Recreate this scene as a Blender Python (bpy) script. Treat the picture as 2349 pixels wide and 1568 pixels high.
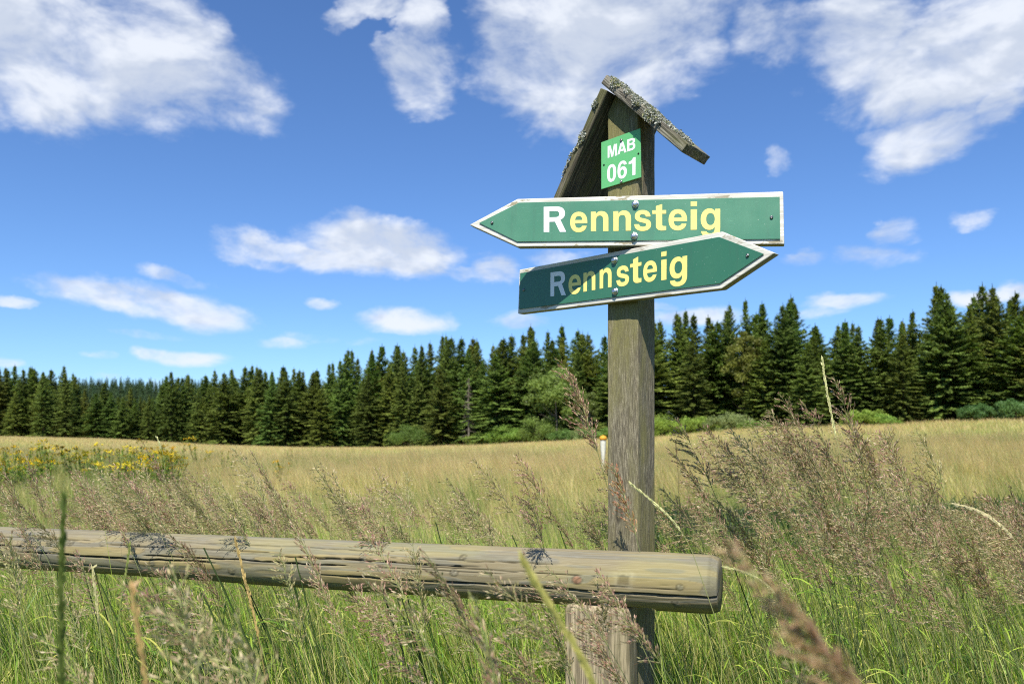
import bpy, math, random
import numpy as np
from mathutils import Matrix, Vector
D = bpy.data
SC = bpy.context.scene
COL = SC.collection
R = math.radians
for o in list(D.objects): D.objects.remove(o)

# ------------------------------------------------------------------ camera, sky, sun, exposure
K, CX, HY, EYE = 1827.0, 1174.5, 1000.0, 1.35       # lens in photo units (2349 wide), horizon row, eye height
cam = D.cameras.new("camera"); camo = D.objects.new("camera", cam); COL.objects.link(camo)
camo.location = (0, 0, EYE); camo.rotation_euler = (R(90), 0, 0)
cam.sensor_width = 36; cam.lens = 36 * K / 2349.0; cam.shift_y = (HY - 784.0) / 2349.0
cam.clip_start = 0.02; cam.clip_end = 5000
cam.dof.use_dof = True; cam.dof.focus_distance = 2.35; cam.dof.aperture_fstop = 5.0
SC.camera = camo
SUN_EL, SUN_AZ = 54.0, 12.0                           # light travels towards (+sin az, +cos az)
sun = D.lights.new("sun", 'SUN'); suno = D.objects.new("sun", sun); COL.objects.link(suno)
sun.energy = 5.0; sun.angle = R(0.5); sun.color = (1, .95, .86)
ldir = Vector((math.sin(R(SUN_AZ)) * math.cos(R(SUN_EL)), math.cos(R(SUN_AZ)) * math.cos(R(SUN_EL)), -math.sin(R(SUN_EL))))
suno.rotation_euler = ldir.to_track_quat('-Z', 'Y').to_euler(); suno.location = (-3, -8, 12)
SC.view_settings.view_transform = 'Standard'; SC.view_settings.look = 'None'
SC.view_settings.exposure = 0.58; SC.view_settings.gamma = 1.0; SC.view_settings.use_curve_mapping = False
SC.cycles.use_denoising = False; SC.cycles.filter_width = 1.15
SC.cycles.max_bounces = 6; SC.cycles.diffuse_bounces = 3; SC.cycles.transmission_bounces = 4; SC.cycles.transparent_max_bounces = 6
SC.cycles.caustics_reflective = False; SC.cycles.caustics_refractive = False

class NT:
    def __init__(s, nt): s.t = nt; nt.nodes.clear()
    def n(s, typ, ins=None, **kw):
        nd = s.t.nodes.new(typ)
        for k, v in kw.items(): setattr(nd, k, v)
        for k, v in (ins or {}).items():
            sk = nd.inputs[k]
            if isinstance(v, bpy.types.NodeSocket): s.t.links.new(v, sk)
            else: sk.default_value = v
        return nd
    def m(s, op, a, b=0.0, c=0.0, clamp=False):
        nd = s.t.nodes.new('ShaderNodeMath'); nd.operation = op; nd.use_clamp = clamp
        for i, v in enumerate((a, b, c)):
            if isinstance(v, bpy.types.NodeSocket): s.t.links.new(v, nd.inputs[i])
            else: nd.inputs[i].default_value = v
        return nd.outputs[0]
    def noise(s, vec, scale, detail=3, rough=.5, dist=0.0):
        return s.n('ShaderNodeTexNoise', {'Vector': vec, 'Scale': scale, 'Detail': detail, 'Roughness': rough, 'Distortion': dist})
    def ramp(s, fac, lo, hi, a=0.0, b=1.0):
        return s.n('ShaderNodeMapRange', {'Value': fac, 'From Min': lo, 'From Max': hi, 'To Min': a, 'To Max': b}, interpolation_type='SMOOTHSTEP').outputs[0]
    def mix(s, fac, a, b, blend='MIX'):
        nd = s.t.nodes.new('ShaderNodeMix'); nd.data_type = 'RGBA'; nd.blend_type = blend
        for i, v in ((0, fac), (6, a), (7, b)):
            if isinstance(v, bpy.types.NodeSocket): s.t.links.new(v, nd.inputs[i])
            else: nd.inputs[i].default_value = v if i == 0 else (*v, 1)
        return nd.outputs[2]
    def scale(s, vec, sc):
        return s.n('ShaderNodeMapping', {'Vector': vec, 'Scale': sc}).outputs[0]

world = D.worlds.new("World"); SC.world = world; world.use_nodes = True
w = NT(world.node_tree)
SKY_STRENGTH = 0.075
def azel(px, py):
    x, z = (px - CX) / K, (HY - py) / K
    return math.atan(x), math.atan(z / math.sqrt(1 + x * x))
tc = w.n('ShaderNodeTexCoord').outputs['Generated']
sky = w.n('ShaderNodeTexSky', sky_type='NISHITA', sun_disc=False, sun_elevation=R(SUN_EL),
          sun_rotation=math.atan2(-ldir.x, -ldir.y), altitude=800, air_density=1.0, dust_density=0.3, ozone_density=3.0)
sep = w.n('ShaderNodeSeparateXYZ', {0: tc})
X, Y, Z = sep.outputs
azn = w.m('ARCTAN2', X, Y); eln = w.m('ARCSINE', Z)
zz = w.m('ADD', w.m('ABSOLUTE', Z), .34)
cp = w.n('ShaderNodeCombineXYZ', {0: w.m('DIVIDE', X, zz), 1: w.m('DIVIDE', Y, zz), 2: w.m('MULTIPLY', Z, 3.0)}).outputs[0]
cn = w.scale(tc, (1, 1, 1.9))
f1 = w.noise(cn, 8.5, 10, .63, .25).outputs[0]
f1up = w.noise(w.n('ShaderNodeVectorMath', {0: cn, 1: (-.012, 0, .035)}, operation='ADD').outputs[0], 8.5, 5, .55, .2).outputs[0]
f1lo = w.noise(cn, 8.5, 5, .55, .2).outputs[0]
f2 = w.noise(cp, 1.6, 4, .5).outputs[0]
warp = w.noise(cn, 11.0, 5, .6)
wv = w.n('ShaderNodeVectorMath', {0: warp.outputs[1], 1: (.5, .5, .5)}, operation='SUBTRACT').outputs[0]
ae = w.n('ShaderNodeCombineXYZ', {0: azn, 1: eln, 2: 0.0}).outputs[0]
wamp = w.n('ShaderNodeVectorMath', {0: wv, 1: w.n('ShaderNodeCombineXYZ', {0: w.ramp(eln, 0, .5, .05, .10), 1: w.ramp(eln, 0, .5, .012, .09), 2: 0.0}).outputs[0]}, operation='MULTIPLY').outputs[0]
aew = w.n('ShaderNodeVectorMath', {0: ae, 1: wamp}, operation='ADD').outputs[0]
CLOUDS = [  # photo position x, y, half width, half height, rotation, strength
 (110,80,330,180,0,1.2),(320,160,230,115,-6,1.0),(90,190,230,95,5,1.0),(520,190,150,75,20,.72),(370,40,130,90,0,1.0),
 (830,20,80,35,-20,.6),(950,20,60,90,0,.66),(970,185,95,70,-10,.95),
 (1400,70,270,140,0,1.2),(1180,110,100,120,10,1.0),(1310,200,180,100,15,1.1),(1570,70,120,90,0,1.0),(1370,270,90,45,0,.7),
 (1960,90,160,100,0,1.15),(2190,130,240,120,-8,1.2),(1960,230,60,60,0,.6),(1800,75,130,75,10,.95),(2300,60,150,120,0,1.1),(2080,190,130,80,-15,1.0),
 (2130,330,150,62,-8,1.0),(2300,255,80,40,-20,.8),(2010,325,60,28,0,.6),
 (2060,522,62,24,-20,.6),(2235,497,50,24,0,.72),(2020,585,95,32,0,.68),(1850,592,55,15,0,.6),(1780,360,32,28,0,.5),(1825,205,28,22,0,.5),
 (870,562,175,58,4,1.25),(700,585,190,36,4,1.2),(960,590,100,50,0,1.25),(600,600,95,20,10,.8),(1140,612,70,34,0,1.1),(1060,622,60,18,0,.8),
 (250,672,180,34,6,1.2),(410,704,200,40,8,1.2),(400,634,110,15,9,.75),
 (930,738,112,26,0,1.0),(738,697,32,10,0,.7),(1200,737,68,24,0,.95),(1280,582,70,18,0,.8),
 (350,812,46,15,0,1.0),(420,822,95,17,0,.9),(270,862,52,10,0,.7),(640,790,60,12,0,.7),(250,812,40,9,0,.6),(30,692,52,10,0,.7),(320,770,110,11,0,.5),(720,780,130,12,0,.35),
 (1930,692,110,22,0,1.15),(1890,714,100,14,0,.7),(2230,682,56,20,0,1.0),(2345,665,70,24,0,1.1),(1590,724,95,22,0,1.0),(1530,702,42,10,0,.7),(10,832,50,10,0,.6),(350,882,80,14,0,.6),
]
dens = None
for (px, py, rx, ry, rot, st) in CLOUDS:
    a, e = azel(px, py)
    f = math.cos(a) ** 2
    mp = w.n('ShaderNodeMapping', {'Vector': aew, 'Location': (a, e, 0), 'Rotation': (0, 0, R(-rot)), 'Scale': (1.3 * rx / K * f, 1.35 * ry / K * math.cos(a), 1)}, vector_type='TEXTURE')
    g = w.n('ShaderNodeTexGradient', {'Vector': mp.outputs[0]}, gradient_type='SPHERICAL').outputs[0]
    g = w.m('MULTIPLY', g, st * 1.5)
    g = w.m('MINIMUM', g, .82 * st)
    dens = g if dens is None else w.m('MAXIMUM', dens, g)
fb = w.m('MULTIPLY', w.m('SUBTRACT', f1, .5), 2.7)
base = w.m('ADD', dens, fb)
has = w.ramp(dens, 0.0, .18)
alpha = w.m('MULTIPLY', w.ramp(base, .05, 1.22), has)
# generic clouds for the rest of the sky, behind the camera
back = w.m('MULTIPLY', w.ramp(w.m('ADD', f2, w.m('MULTIPLY', fb, .25)), .55, .75), w.m('MULTIPLY', w.ramp(Y, .35, -.1), .25))
back = w.m('MULTIPLY', back, w.ramp(Z, .02, .2))
alpha = w.m('MAXIMUM', alpha, back)
shade = w.ramp(w.m('ADD', w.m('ADD', w.m('MULTIPLY', w.m('SUBTRACT', w.noise(cn, 4.0, 3, .5).outputs[0], .5), .9), w.m('MULTIPLY', w.m('SUBTRACT', f1lo, f1up), 2.2)), w.m('MULTIPLY', w.m('SUBTRACT', .9, base), .18)), -.18, .22)
ccol = w.mix(shade, (5.9, 6.5, 7.6), (8.1, 8.5, 9.2))
skyc = w.mix(1.0, sky.outputs[0], (.86, 1.14, 1.50), 'MULTIPLY')
wcol = w.mix(w.m('MULTIPLY', alpha, .93), skyc, ccol)
bg = w.n('ShaderNodeBackground', {'Color': wcol, 'Strength': SKY_STRENGTH})
w.n('ShaderNodeOutputWorld', {0: bg.outputs[0]})
world.cycles.sampling_method = 'MANUAL'; world.cycles.sample_map_resolution = 512

# ------------------------------------------------------------------ helpers
def tag(o, label=None, cat=None, group=None, kind=None):
    for k, v in (('label', label), ('category', cat), ('group', group), ('kind', kind)):
        if v: o[k] = v
    return o
def empty(name, loc=(0, 0, 0), label=None, cat=None, group=None):
    o = D.objects.new(name, None); COL.objects.link(o); o.location = loc; o.empty_display_size = .1
    return tag(o, label, cat, group)
def mesh(name, V, F, mat, C=None, smooth=False):
    V = np.asarray(V, np.float32); F = np.asarray(F, np.int32)
    me = D.meshes.new(name); k = F.shape[1]
    me.vertices.add(len(V)); me.vertices.foreach_set('co', V.ravel())
    me.loops.add(F.size); me.loops.foreach_set('vertex_index', F.ravel())
    me.polygons.add(len(F)); me.polygons.foreach_set('loop_start', np.arange(0, F.size, k, dtype=np.int32))
    me.polygons.foreach_set('loop_total', np.full(len(F), k, np.int32))
    if C is not None:
        a = me.color_attributes.new('Col', 'FLOAT_COLOR', 'POINT')
        C4 = np.ones((len(V), 4), np.float32); C4[:, :3] = C; a.data.foreach_set('color', C4.ravel())
    me.update(calc_edges=True)
    if smooth: me.polygons.foreach_set('use_smooth', np.ones(len(F), bool))
    me.materials.append(mat); return me
def put(name, me, parent=None, loc=None, M=None):
    o = D.objects.new(name, me); COL.objects.link(o)
    if parent is not None: o.parent = parent
    if M is not None: o.matrix_local = M
    if loc is not None: o.location = loc
    return o
class Acc:
    def __init__(s): s.V, s.F, s.C, s.n = [], [], [], 0
    def add(s, V, F, C):
        V = np.asarray(V).reshape(-1, 3)
        s.V.append(V); s.F.append(np.asarray(F) + s.n); s.n += len(V)
        s.C.append(np.broadcast_to(C, (len(V), 3)) if np.ndim(C) == 1 else C)
    def mesh(s, name, mat, smooth=False):
        return mesh(name, np.concatenate(s.V), np.concatenate(s.F), mat, np.concatenate(s.C), smooth)
def nrm(v): return v / np.maximum(np.linalg.norm(v, axis=-1, keepdims=True), 1e-9)
def ribbons(acc, P, W, S, C):
    """P (n,k,3) centre lines, W (n,k) half widths, S (n,3) side vectors, C (n,3) colours"""
    n, k, _ = P.shape
    L = P - S[:, None, :] * W[..., None]; Rr = P + S[:, None, :] * W[..., None]
    V = np.stack([L, Rr], 2).reshape(n * k * 2, 3)
    b = (np.arange(n) * k * 2)[:, None] + (np.arange(k - 1) * 2)[None]
    F = np.stack([b, b + 1, b + 3, b + 2], -1).reshape(-1, 4)
    acc.add(V, F, np.repeat(C, k * 2, 0))
def tube(acc, P, r, C, ns=6):
    P = np.asarray(P, float); k = len(P); T = nrm(np.gradient(P, axis=0))
    up = np.array([0.13, 1, .05]); A = nrm(np.cross(T, up)); B = np.cross(T, A)
    th = np.arange(ns) / ns * 2 * np.pi
    r = np.broadcast_to(r, (k,))
    V = P[:, None] + r[:, None, None] * (A[:, None] * np.cos(th)[None, :, None] + B[:, None] * np.sin(th)[None, :, None])
    i = np.arange(k - 1)[:, None] * ns; j = np.arange(ns)[None]; j2 = (j + 1) % ns
    F = np.stack([i + j, i + j2, i + ns + j2, i + ns + j], -1).reshape(-1, 4)
    acc.add(V.reshape(-1, 3), F, np.asarray(C, float))
def vnoise(p, seed=0):
    """cheap smooth value noise, p (...,3)"""
    p = np.asarray(p, float) + seed * 17.31
    i = np.floor(p).astype(np.int64); f = p - i; f = f * f * (3 - 2 * f); out = 0
    for dx in (0, 1):
        for dy in (0, 1):
            for dz in (0, 1):
                h = ((i[..., 0] + dx) * 73856093) ^ ((i[..., 1] + dy) * 19349663) ^ ((i[..., 2] + dz) * 83492791)
                h = (h * 2654435761) & 0xffffffff; h = ((h ^ (h >> 15)) * 2246822519) & 0xffffffff
                v = ((h ^ (h >> 13)) & 0xffff) / 65535.0
                out = out + v * np.where(dx, f[..., 0], 1 - f[..., 0]) * np.where(dy, f[..., 1], 1 - f[..., 1]) * np.where(dz, f[..., 2], 1 - f[..., 2])
    return out * 2 - 1
def lin(*c): return tuple(((x / 255.0 + .055) / 1.055) ** 2.4 if x > 10 else x / 255 / 12.92 for x in c)

# ------------------------------------------------------------------ materials
def newmat(name):
    m = D.materials.new(name); m.use_nodes = True; t = NT(m.node_tree); t.out = t.n('ShaderNodeOutputMaterial'); t.name = m
    return m, t
def plant_mat(name, trans=.35, rough=.55, spec=.25, var=.35, hue=.03):
    m, t = newmat(name)
    c = t.n('ShaderNodeVertexColor', layer_name='Col').outputs[0]
    rnd = t.n('ShaderNodeObjectInfo').outputs['Random']
    c = t.n('ShaderNodeHueSaturation', {'Color': c, 'Hue': t.m('ADD', .5, t.m('MULTIPLY', t.m('SUBTRACT', t.m('FRACT', t.m('MULTIPLY', rnd, 7.3)), .5), hue * 2)),
              'Value': t.m('ADD', 1 - var / 2, t.m('MULTIPLY', rnd, var)), 'Saturation': 1.0}).outputs[0]
    p = t.n('ShaderNodeBsdfPrincipled', {'Base Color': c, 'Roughness': rough, 'Specular IOR Level': spec})
    tr = t.n('ShaderNodeBsdfTranslucent', {'Color': t.mix(1.0, c, (1.25, 1.35, .7), 'MULTIPLY')})
    mx = t.n('ShaderNodeMixShader', {0: trans, 1: p.outputs[0], 2: tr.outputs[0]})
    t.t.links.new(mx.outputs[0], t.out.inputs[0]); return m
M_GRASS = plant_mat('grass_blades', .28, .45, .35, .3, .02)
M_HAY = plant_mat('dry_meadow_grass', .35, .6, .2, .3, .012)
M_REED = plant_mat('reed_grass', .3, .5, .35, .25, .015)
M_NEEDLE = plant_mat('spruce_needles', .12, .6, .2, .45, .02)
M_LEAF = plant_mat('leaves', .3, .5, .3, .25, .015)
def simple(name, col, rough=.6, spec=.3, metal=0, bump=0, bs=60, cvar=0.0):
    m, t = newmat(name); oc = t.n('ShaderNodeTexCoord').outputs['Object']
    nz = t.noise(oc, bs, 5, .6)
    c = t.mix(t.ramp(nz.outputs[0], .35, .65), col, tuple(x * (1 - cvar) for x in col))
    ins = {'Base Color': c, 'Roughness': rough, 'Specular IOR Level': spec, 'Metallic': metal}
    if bump: ins['Normal'] = t.n('ShaderNodeBump', {'Height': nz.outputs[0], 'Strength': bump, 'Distance': .002}).outputs[0]
    p = t.n('ShaderNodeBsdfPrincipled', ins); t.t.links.new(p.outputs[0], t.out.inputs[0]); return m
def wood(name, cols, algae=.5, grain=(5, 160, 160), bump=.7, dist=.002, fine=2.2, contrast=1.0, algcol=(.16, .17, .045), use_col=False, speck=0.0, dark=.42):
    """weathered timber; grain runs along the local X axis"""
    m, t = newmat(name); oc = t.n('ShaderNodeTexCoord').outputs['Object']
    wob = t.noise(t.scale(oc, (3, 9, 9)), 1, 3, .5)
    v = t.n('ShaderNodeVectorMath', {0: oc, 1: t.n('ShaderNodeVectorMath', {0: wob.outputs[1], 1: (0, .03, .03)}, operation='MULTIPLY').outputs[0]}, operation='ADD').outputs[0]
    g1 = t.noise(t.scale(v, grain), 1, 5, .65).outputs[0]
    g2 = t.noise(t.scale(v, tuple(x * fine for x in grain)), 1, 3, .6).outputs[0]
    g3 = t.noise(t.scale(v, tuple(x * .22 for x in grain)), 1, 4, .6).outputs[0]
    gg = t.m('ADD', t.m('MULTIPLY', g1, .5), t.m('MULTIPLY', g2, .5))
    c = t.mix(t.ramp(g3, .35, .65), cols[0], cols[1])
    c = t.mix(t.ramp(gg, .435, .565), tuple(x * dark for x in cols[0]), c)
    c = t.mix(t.m('MULTIPLY', t.ramp(gg, .54, .66), .55), c, cols[2])
    al = t.noise(t.scale(oc, (2.5, 11, 11)), 1, 5, .6).outputs[0]
    c = t.mix(t.m('MULTIPLY', t.ramp(al, .42, .64), algae), c, algcol)
    if speck: 
        sp = t.noise(oc, 420, 3, .7).outputs[0]
        c = t.mix(t.m('MULTIPLY', t.ramp(sp, .48, .56), speck), c, tuple(x * .35 for x in cols[0]))
    if use_col:
        c = t.mix(1.0, c, t.n('ShaderNodeVertexColor', layer_name='Col').outputs[0], 'MULTIPLY')
    h = t.m('ADD', gg, t.m('MULTIPLY', t.noise(oc, 300, 3, .6).outputs[0], .25))
    p = t.n('ShaderNodeBsdfPrincipled', {'Base Color': c, 'Roughness': .85, 'Specular IOR Level': .2,
            'Normal': t.n('ShaderNodeBump', {'Height': h, 'Strength': bump, 'Distance': dist}).outputs[0]})
    t.t.links.new(p.outputs[0], t.out.inputs[0]); return m
M_POST = wood('weathered_post_wood', ((.31, .265, .175), (.235, .21, .135), (.54, .48, .35)), .75, (22, 290, 290), 1.0, .002, 1.8, algcol=(.215, .20, .06), speck=.6, use_col=True, dark=.36)
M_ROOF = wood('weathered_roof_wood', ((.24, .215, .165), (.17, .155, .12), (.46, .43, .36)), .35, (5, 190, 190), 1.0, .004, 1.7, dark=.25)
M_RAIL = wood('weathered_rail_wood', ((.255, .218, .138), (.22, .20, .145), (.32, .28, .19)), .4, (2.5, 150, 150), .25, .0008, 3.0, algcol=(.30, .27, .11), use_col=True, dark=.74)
M_ROOF_SHADE = wood('shade_darkened_roof_wood', ((.14, .12, .085), (.10, .09, .06), (.30, .27, .21)), .5, (5, 190, 190), 1.0, .004, 1.7, dark=.3)  # left plank: whole colour darkened to stand for the shade on its underside
M_RPOST = wood('fence_post_wood', ((.37, .30, .19), (.32, .26, .165), (.47, .39, .26)), .2, (4, 110, 110), .5, .0015, 2.4)
M_FRAME = wood('white_painted_wood', ((.70, .67, .58), (.78, .75, .66), (.82, .80, .73)), .06, (6, 240, 240), .35, .001, 2.0, algcol=(.4, .36, .22))

def board_paint():
    """white painted wood whose downward faces turn dark brown, with cracks in the paint"""
    m, t = newmat('chipped_white_paint'); oc = t.n('ShaderNodeTexCoord').outputs['Object']
    g = t.noise(t.scale(oc, (7, 200, 200)), 1, 5, .62).outputs[0]
    g2 = t.noise(t.scale(oc, (10, 34, 34)), 1, 5, .65).outputs[0]
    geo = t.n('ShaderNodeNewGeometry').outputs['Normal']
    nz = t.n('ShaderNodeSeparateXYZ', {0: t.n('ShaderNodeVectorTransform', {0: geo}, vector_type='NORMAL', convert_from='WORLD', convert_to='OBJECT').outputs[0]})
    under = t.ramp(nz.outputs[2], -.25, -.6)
    paint = t.mix(t.ramp(g, .4, .62), (.54, .51, .43), (.72, .70, .62))
    bare = t.mix(t.ramp(g, .4, .6), (.20, .17, .10), (.34, .29, .18))
    c = t.mix(t.m('MULTIPLY', t.ramp(g2, .57, .61), t.ramp(g, .35, .55)), paint, bare)
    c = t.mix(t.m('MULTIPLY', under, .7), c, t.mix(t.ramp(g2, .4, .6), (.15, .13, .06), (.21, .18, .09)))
    p = t.n('ShaderNodeBsdfPrincipled', {'Base Color': c, 'Roughness': .6, 'Specular IOR Level': .3,
            'Normal': t.n('ShaderNodeBump', {'Height': t.m('ADD', g, g2), 'Strength': .4, 'Distance': .001}).outputs[0]})
    t.t.links.new(p.outputs[0], t.out.inputs[0]); return m
M_BOARD = board_paint()
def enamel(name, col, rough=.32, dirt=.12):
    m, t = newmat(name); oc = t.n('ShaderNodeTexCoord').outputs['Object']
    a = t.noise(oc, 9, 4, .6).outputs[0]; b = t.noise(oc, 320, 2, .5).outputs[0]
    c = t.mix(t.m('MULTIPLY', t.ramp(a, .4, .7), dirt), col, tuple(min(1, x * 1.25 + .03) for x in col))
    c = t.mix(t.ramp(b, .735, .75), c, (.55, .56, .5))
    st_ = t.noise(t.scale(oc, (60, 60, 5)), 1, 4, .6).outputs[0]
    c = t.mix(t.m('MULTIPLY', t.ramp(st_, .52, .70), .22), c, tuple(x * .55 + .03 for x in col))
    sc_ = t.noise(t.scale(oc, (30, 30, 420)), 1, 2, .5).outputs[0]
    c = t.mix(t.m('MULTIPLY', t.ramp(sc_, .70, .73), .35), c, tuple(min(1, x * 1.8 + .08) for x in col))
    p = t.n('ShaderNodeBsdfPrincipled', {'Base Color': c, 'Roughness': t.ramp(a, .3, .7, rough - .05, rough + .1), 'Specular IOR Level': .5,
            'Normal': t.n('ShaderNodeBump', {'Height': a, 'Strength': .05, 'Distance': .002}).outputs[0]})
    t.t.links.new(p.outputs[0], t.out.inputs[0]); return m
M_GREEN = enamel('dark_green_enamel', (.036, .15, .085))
M_SHEEN_GREEN = enamel('sheen_lightened_green_enamel', (.062, .21, .125), .45, .25)  # upper panel: its sheen is painted in as a lighter green
M_LGREEN = enamel('light_green_plate', (.115, .43, .155), .5, .1)
M_YELLOW = simple('yellow_lettering', (.90, .76, .22), .45, .4, cvar=.05)
M_WHITE = simple('white_lettering', (.86, .86, .84), .45, .4, cvar=.03)
M_STEEL = simple('bright_steel', (.75, .74, .72), .28, .5, 1, .5, 400, .35)
M_DSTEEL = simple('grey_steel', (.35, .35, .35), .38, .5, 1, .3, 400, .4)
M_HOLE = simple('dark_hole', (.01, .01, .01), .9, .1)
M_BARK = simple('spruce_bark', (.10, .075, .055), .9, .1, bump=.5, bs=8, cvar=.5)
M_DEADWOOD = simple('dead_grey_wood', (.22, .19, .15), .9, .1, cvar=.3, bs=5)
M_WPOST = simple('white_marker_paint', (.66, .65, .55), .6, .3, cvar=.15, bs=10)
M_CAP = simple('orange_marker_paint', (.70, .33, .03), .6, .3, cvar=.15, bs=10)
M_LICHEN = plant_mat('lichen_flakes', .1, .9, .05, .1, 0)

# ------------------------------------------------------------------ terrain
_px = np.array([-1500, -400, 0, 250, 480, 690, 880, 1070, 1370, 1510, 1700, 2050, 2200, 2349, 2900, 4000.])
_by = np.array([1004, 1004, 1007, 1014, 1029, 1036, 1036, 1031, 1016, 1010, 992, 980, 972, 968, 955, 950.])
_dd = np.array([260, 225, 205, 192, 180, 165, 155, 140, 122, 116, 108, 100, 96, 92, 86, 80.])
def edgeD(u): return np.interp(u * K + CX, _px, _dd)
def zbase(u):
    p = u * K + CX; d = np.interp(p, _px, _dd)
    return EYE - (np.interp(p, _px, _by) - HY) / K * d
def gz(x, y):
    x = np.asarray(x, float); y = np.asarray(y, float)
    yy = np.maximum(y, 1.0); u = np.clip(x / yy, -1.4, 1.6); d = edgeD(u)
    t = np.clip((y - 9) / (d - 9), 0, 1); t = t * (.55 + .45 * t)
    z = zbase(u) * t + np.maximum(y - d, 0) * .01
    f = np.clip(y / 6, 0, 1)
    z = z + f * np.clip((60 - y) / 40, 0, 1) * .05 * (vnoise(np.stack([x * .35, y * .35, x * 0], -1), 3))
    # the far wooded hill on the left
    r = np.exp(-((x + 250) / 330.0) ** 2) * np.clip((y - 330) / 330, 0, 1)
    return z + 27 * r * r * (3 - 2 * r)
s = np.linspace(-1, 1, 261); gx = np.sinh(s * 6.2) / np.sinh(6.2) * 2600
s2 = np.linspace(-1, 1, 301); gy = np.sinh(s2 * 6.2) / np.sinh(6.2) * 2600
GX, GY = np.meshgrid(gx, gy); GZ = gz(GX, GY)
V = np.stack([GX, GY, GZ], -1).reshape(-1, 3)
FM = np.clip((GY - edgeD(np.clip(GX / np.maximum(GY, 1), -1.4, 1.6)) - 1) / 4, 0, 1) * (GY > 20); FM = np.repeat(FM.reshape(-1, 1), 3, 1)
i = np.arange(300)[:, None] * 261 + np.arange(260)[None]
F = np.stack([i, i + 1, i + 262, i + 261], -1).reshape(-1, 4)
m, t = newmat('meadow_ground'); geo = t.n('ShaderNodeNewGeometry').outputs['Position']
sp = t.n('ShaderNodeSeparateXYZ', {0: geo})
a = t.noise(geo, .06, 4, .6).outputs[0]; fm = t.n('ShaderNodeVertexColor', layer_name='Col').outputs[0]; b = t.noise(geo, .9, 5, .65).outputs[0]; c3 = t.noise(t.scale(geo, (6, 2.5, 6)), 1, 5, .7).outputs[0]
near = t.mix(t.ramp(b, .35, .65), (.03, .045, .012), (.08, .09, .03))
mid = t.mix(t.ramp(a, .35, .65), (.30, .265, .10), (.36, .275, .125))
mid = t.mix(t.ramp(c3, .3, .7), tuple([.22, .2, .075]), mid)
far = (.44, .30, .15)
c = t.mix(t.ramp(sp.outputs[1], 5, 16), near, mid)
c = t.mix(t.ramp(sp.outputs[1], 45, 95), c, far)
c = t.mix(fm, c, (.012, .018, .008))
p = t.n('ShaderNodeBsdfPrincipled', {'Base Color': c, 'Roughness': .95, 'Specular IOR Level': .1, 'Normal': t.n('ShaderNodeBump', {'Height': c3, 'Strength': .6, 'Distance': .1}).outputs[0]})
t.t.links.new(p.outputs[0], t.out.inputs[0])
tag(put('ground', mesh('ground', V, F, m, FM, smooth=True)), 'grassy meadow ground rising gently to the forest edge', kind='structure')

# ------------------------------------------------------------------ timber loft, boards, rail
def loft(name, mat, L, section, nseg=60, rough=.001, seed=1, deform=None, colfn=None, x0=0.0, nfreq=(6, 60, 60), fine_end=False):
    """section (n,2) outline in local y,z; swept along local +x"""
    sec = np.asarray(section, float); n = len(sec)
    q_ = np.linspace(0, 1, nseg + 1); xs = x0 + L * (q_ if not fine_end else .985 * q_ ** 1.0 * q_ ** (.12) + .015 * q_)
    V = np.zeros((nseg + 1, n, 3)); V[..., 0] = xs[:, None]; V[..., 1] = sec[None, :, 0]; V[..., 2] = sec[None, :, 1]
    rad = nrm(np.stack([np.zeros(n), sec[:, 0], sec[:, 1]], -1))
    V += rad[None] * (rough * vnoise(V * np.array(nfreq), seed) + rough * .6 * vnoise(V * np.array(nfreq) * 3, seed + 5))[..., None]
    C = np.ones((nseg + 1, n, 3))
    if deform is not None: V, C = deform(V, C)
    V2 = V.reshape(-1, 3); i = np.arange(nseg)[:, None] * n; j = np.arange(n)[None]; j2 = (j + 1) % n
    F = np.stack([i + j, i + j2, i + n + j2, i + n + j], -1).reshape(-1, 4)
    # end caps: two inner rings each closing to a strip of quads
    caps = []; VV = [V2]; CC = [C.reshape(-1, 3)]; base = len(V2)
    for end, row in ((0, 0), (1, nseg)):
        ctr = V[row].mean(0)
        for q, sc_ in enumerate((.5, 0.02)):
            ring = ctr + (V[row] - ctr) * sc_; VV.append(ring); CC.append(C[row])
        a0 = row * n; b0 = base; c0 = base + n; base += 2 * n
        jj = np.arange(n); kk = (jj + 1) % n
        f1 = np.stack([a0 + jj, a0 + kk, b0 + kk, b0 + jj], -1); f2 = np.stack([b0 + jj, b0 + kk, c0 + kk, c0 + jj], -1)
        if end == 0: f1, f2 = f1[:, ::-1], f2[:, ::-1]
        caps += [f1, f2]
    return mesh(name, np.concatenate(VV), np.concatenate([F[:, ::-1]] + [c[:, ::-1] for c in caps]), mat, np.concatenate(CC))
def rrect(w, h, r=.004, m=4, step=.006):
    """rounded rectangle outline"""
    pts = []
    for cx, cy, a0 in ((w / 2 - r, h / 2 - r, 0), (-w / 2 + r, h / 2 - r, 90), (-w / 2 + r, -h / 2 + r, 180), (w / 2 - r, -h / 2 + r, 270)):
        for q in range(m): a = R(a0 + 90 * q / (m - 1)); pts.append((cx + r * math.cos(a), cy + r * math.sin(a)))
    out = []
    for a, b in zip(pts, pts[1:] + pts[:1]):
        d = math.dist(a, b); k = max(1, int(d / step))
        for q in range(k): out.append((a[0] + (b[0] - a[0]) * q / k, a[1] + (b[1] - a[1]) * q / k))
    return out
def frame_matrix(O, X, Yv, Zv):
    M = Matrix.Identity(4)
    for r in range(3): M[r][0], M[r][1], M[r][2], M[r][3] = X[r], Yv[r], Zv[r], O[r]
    return M
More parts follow.
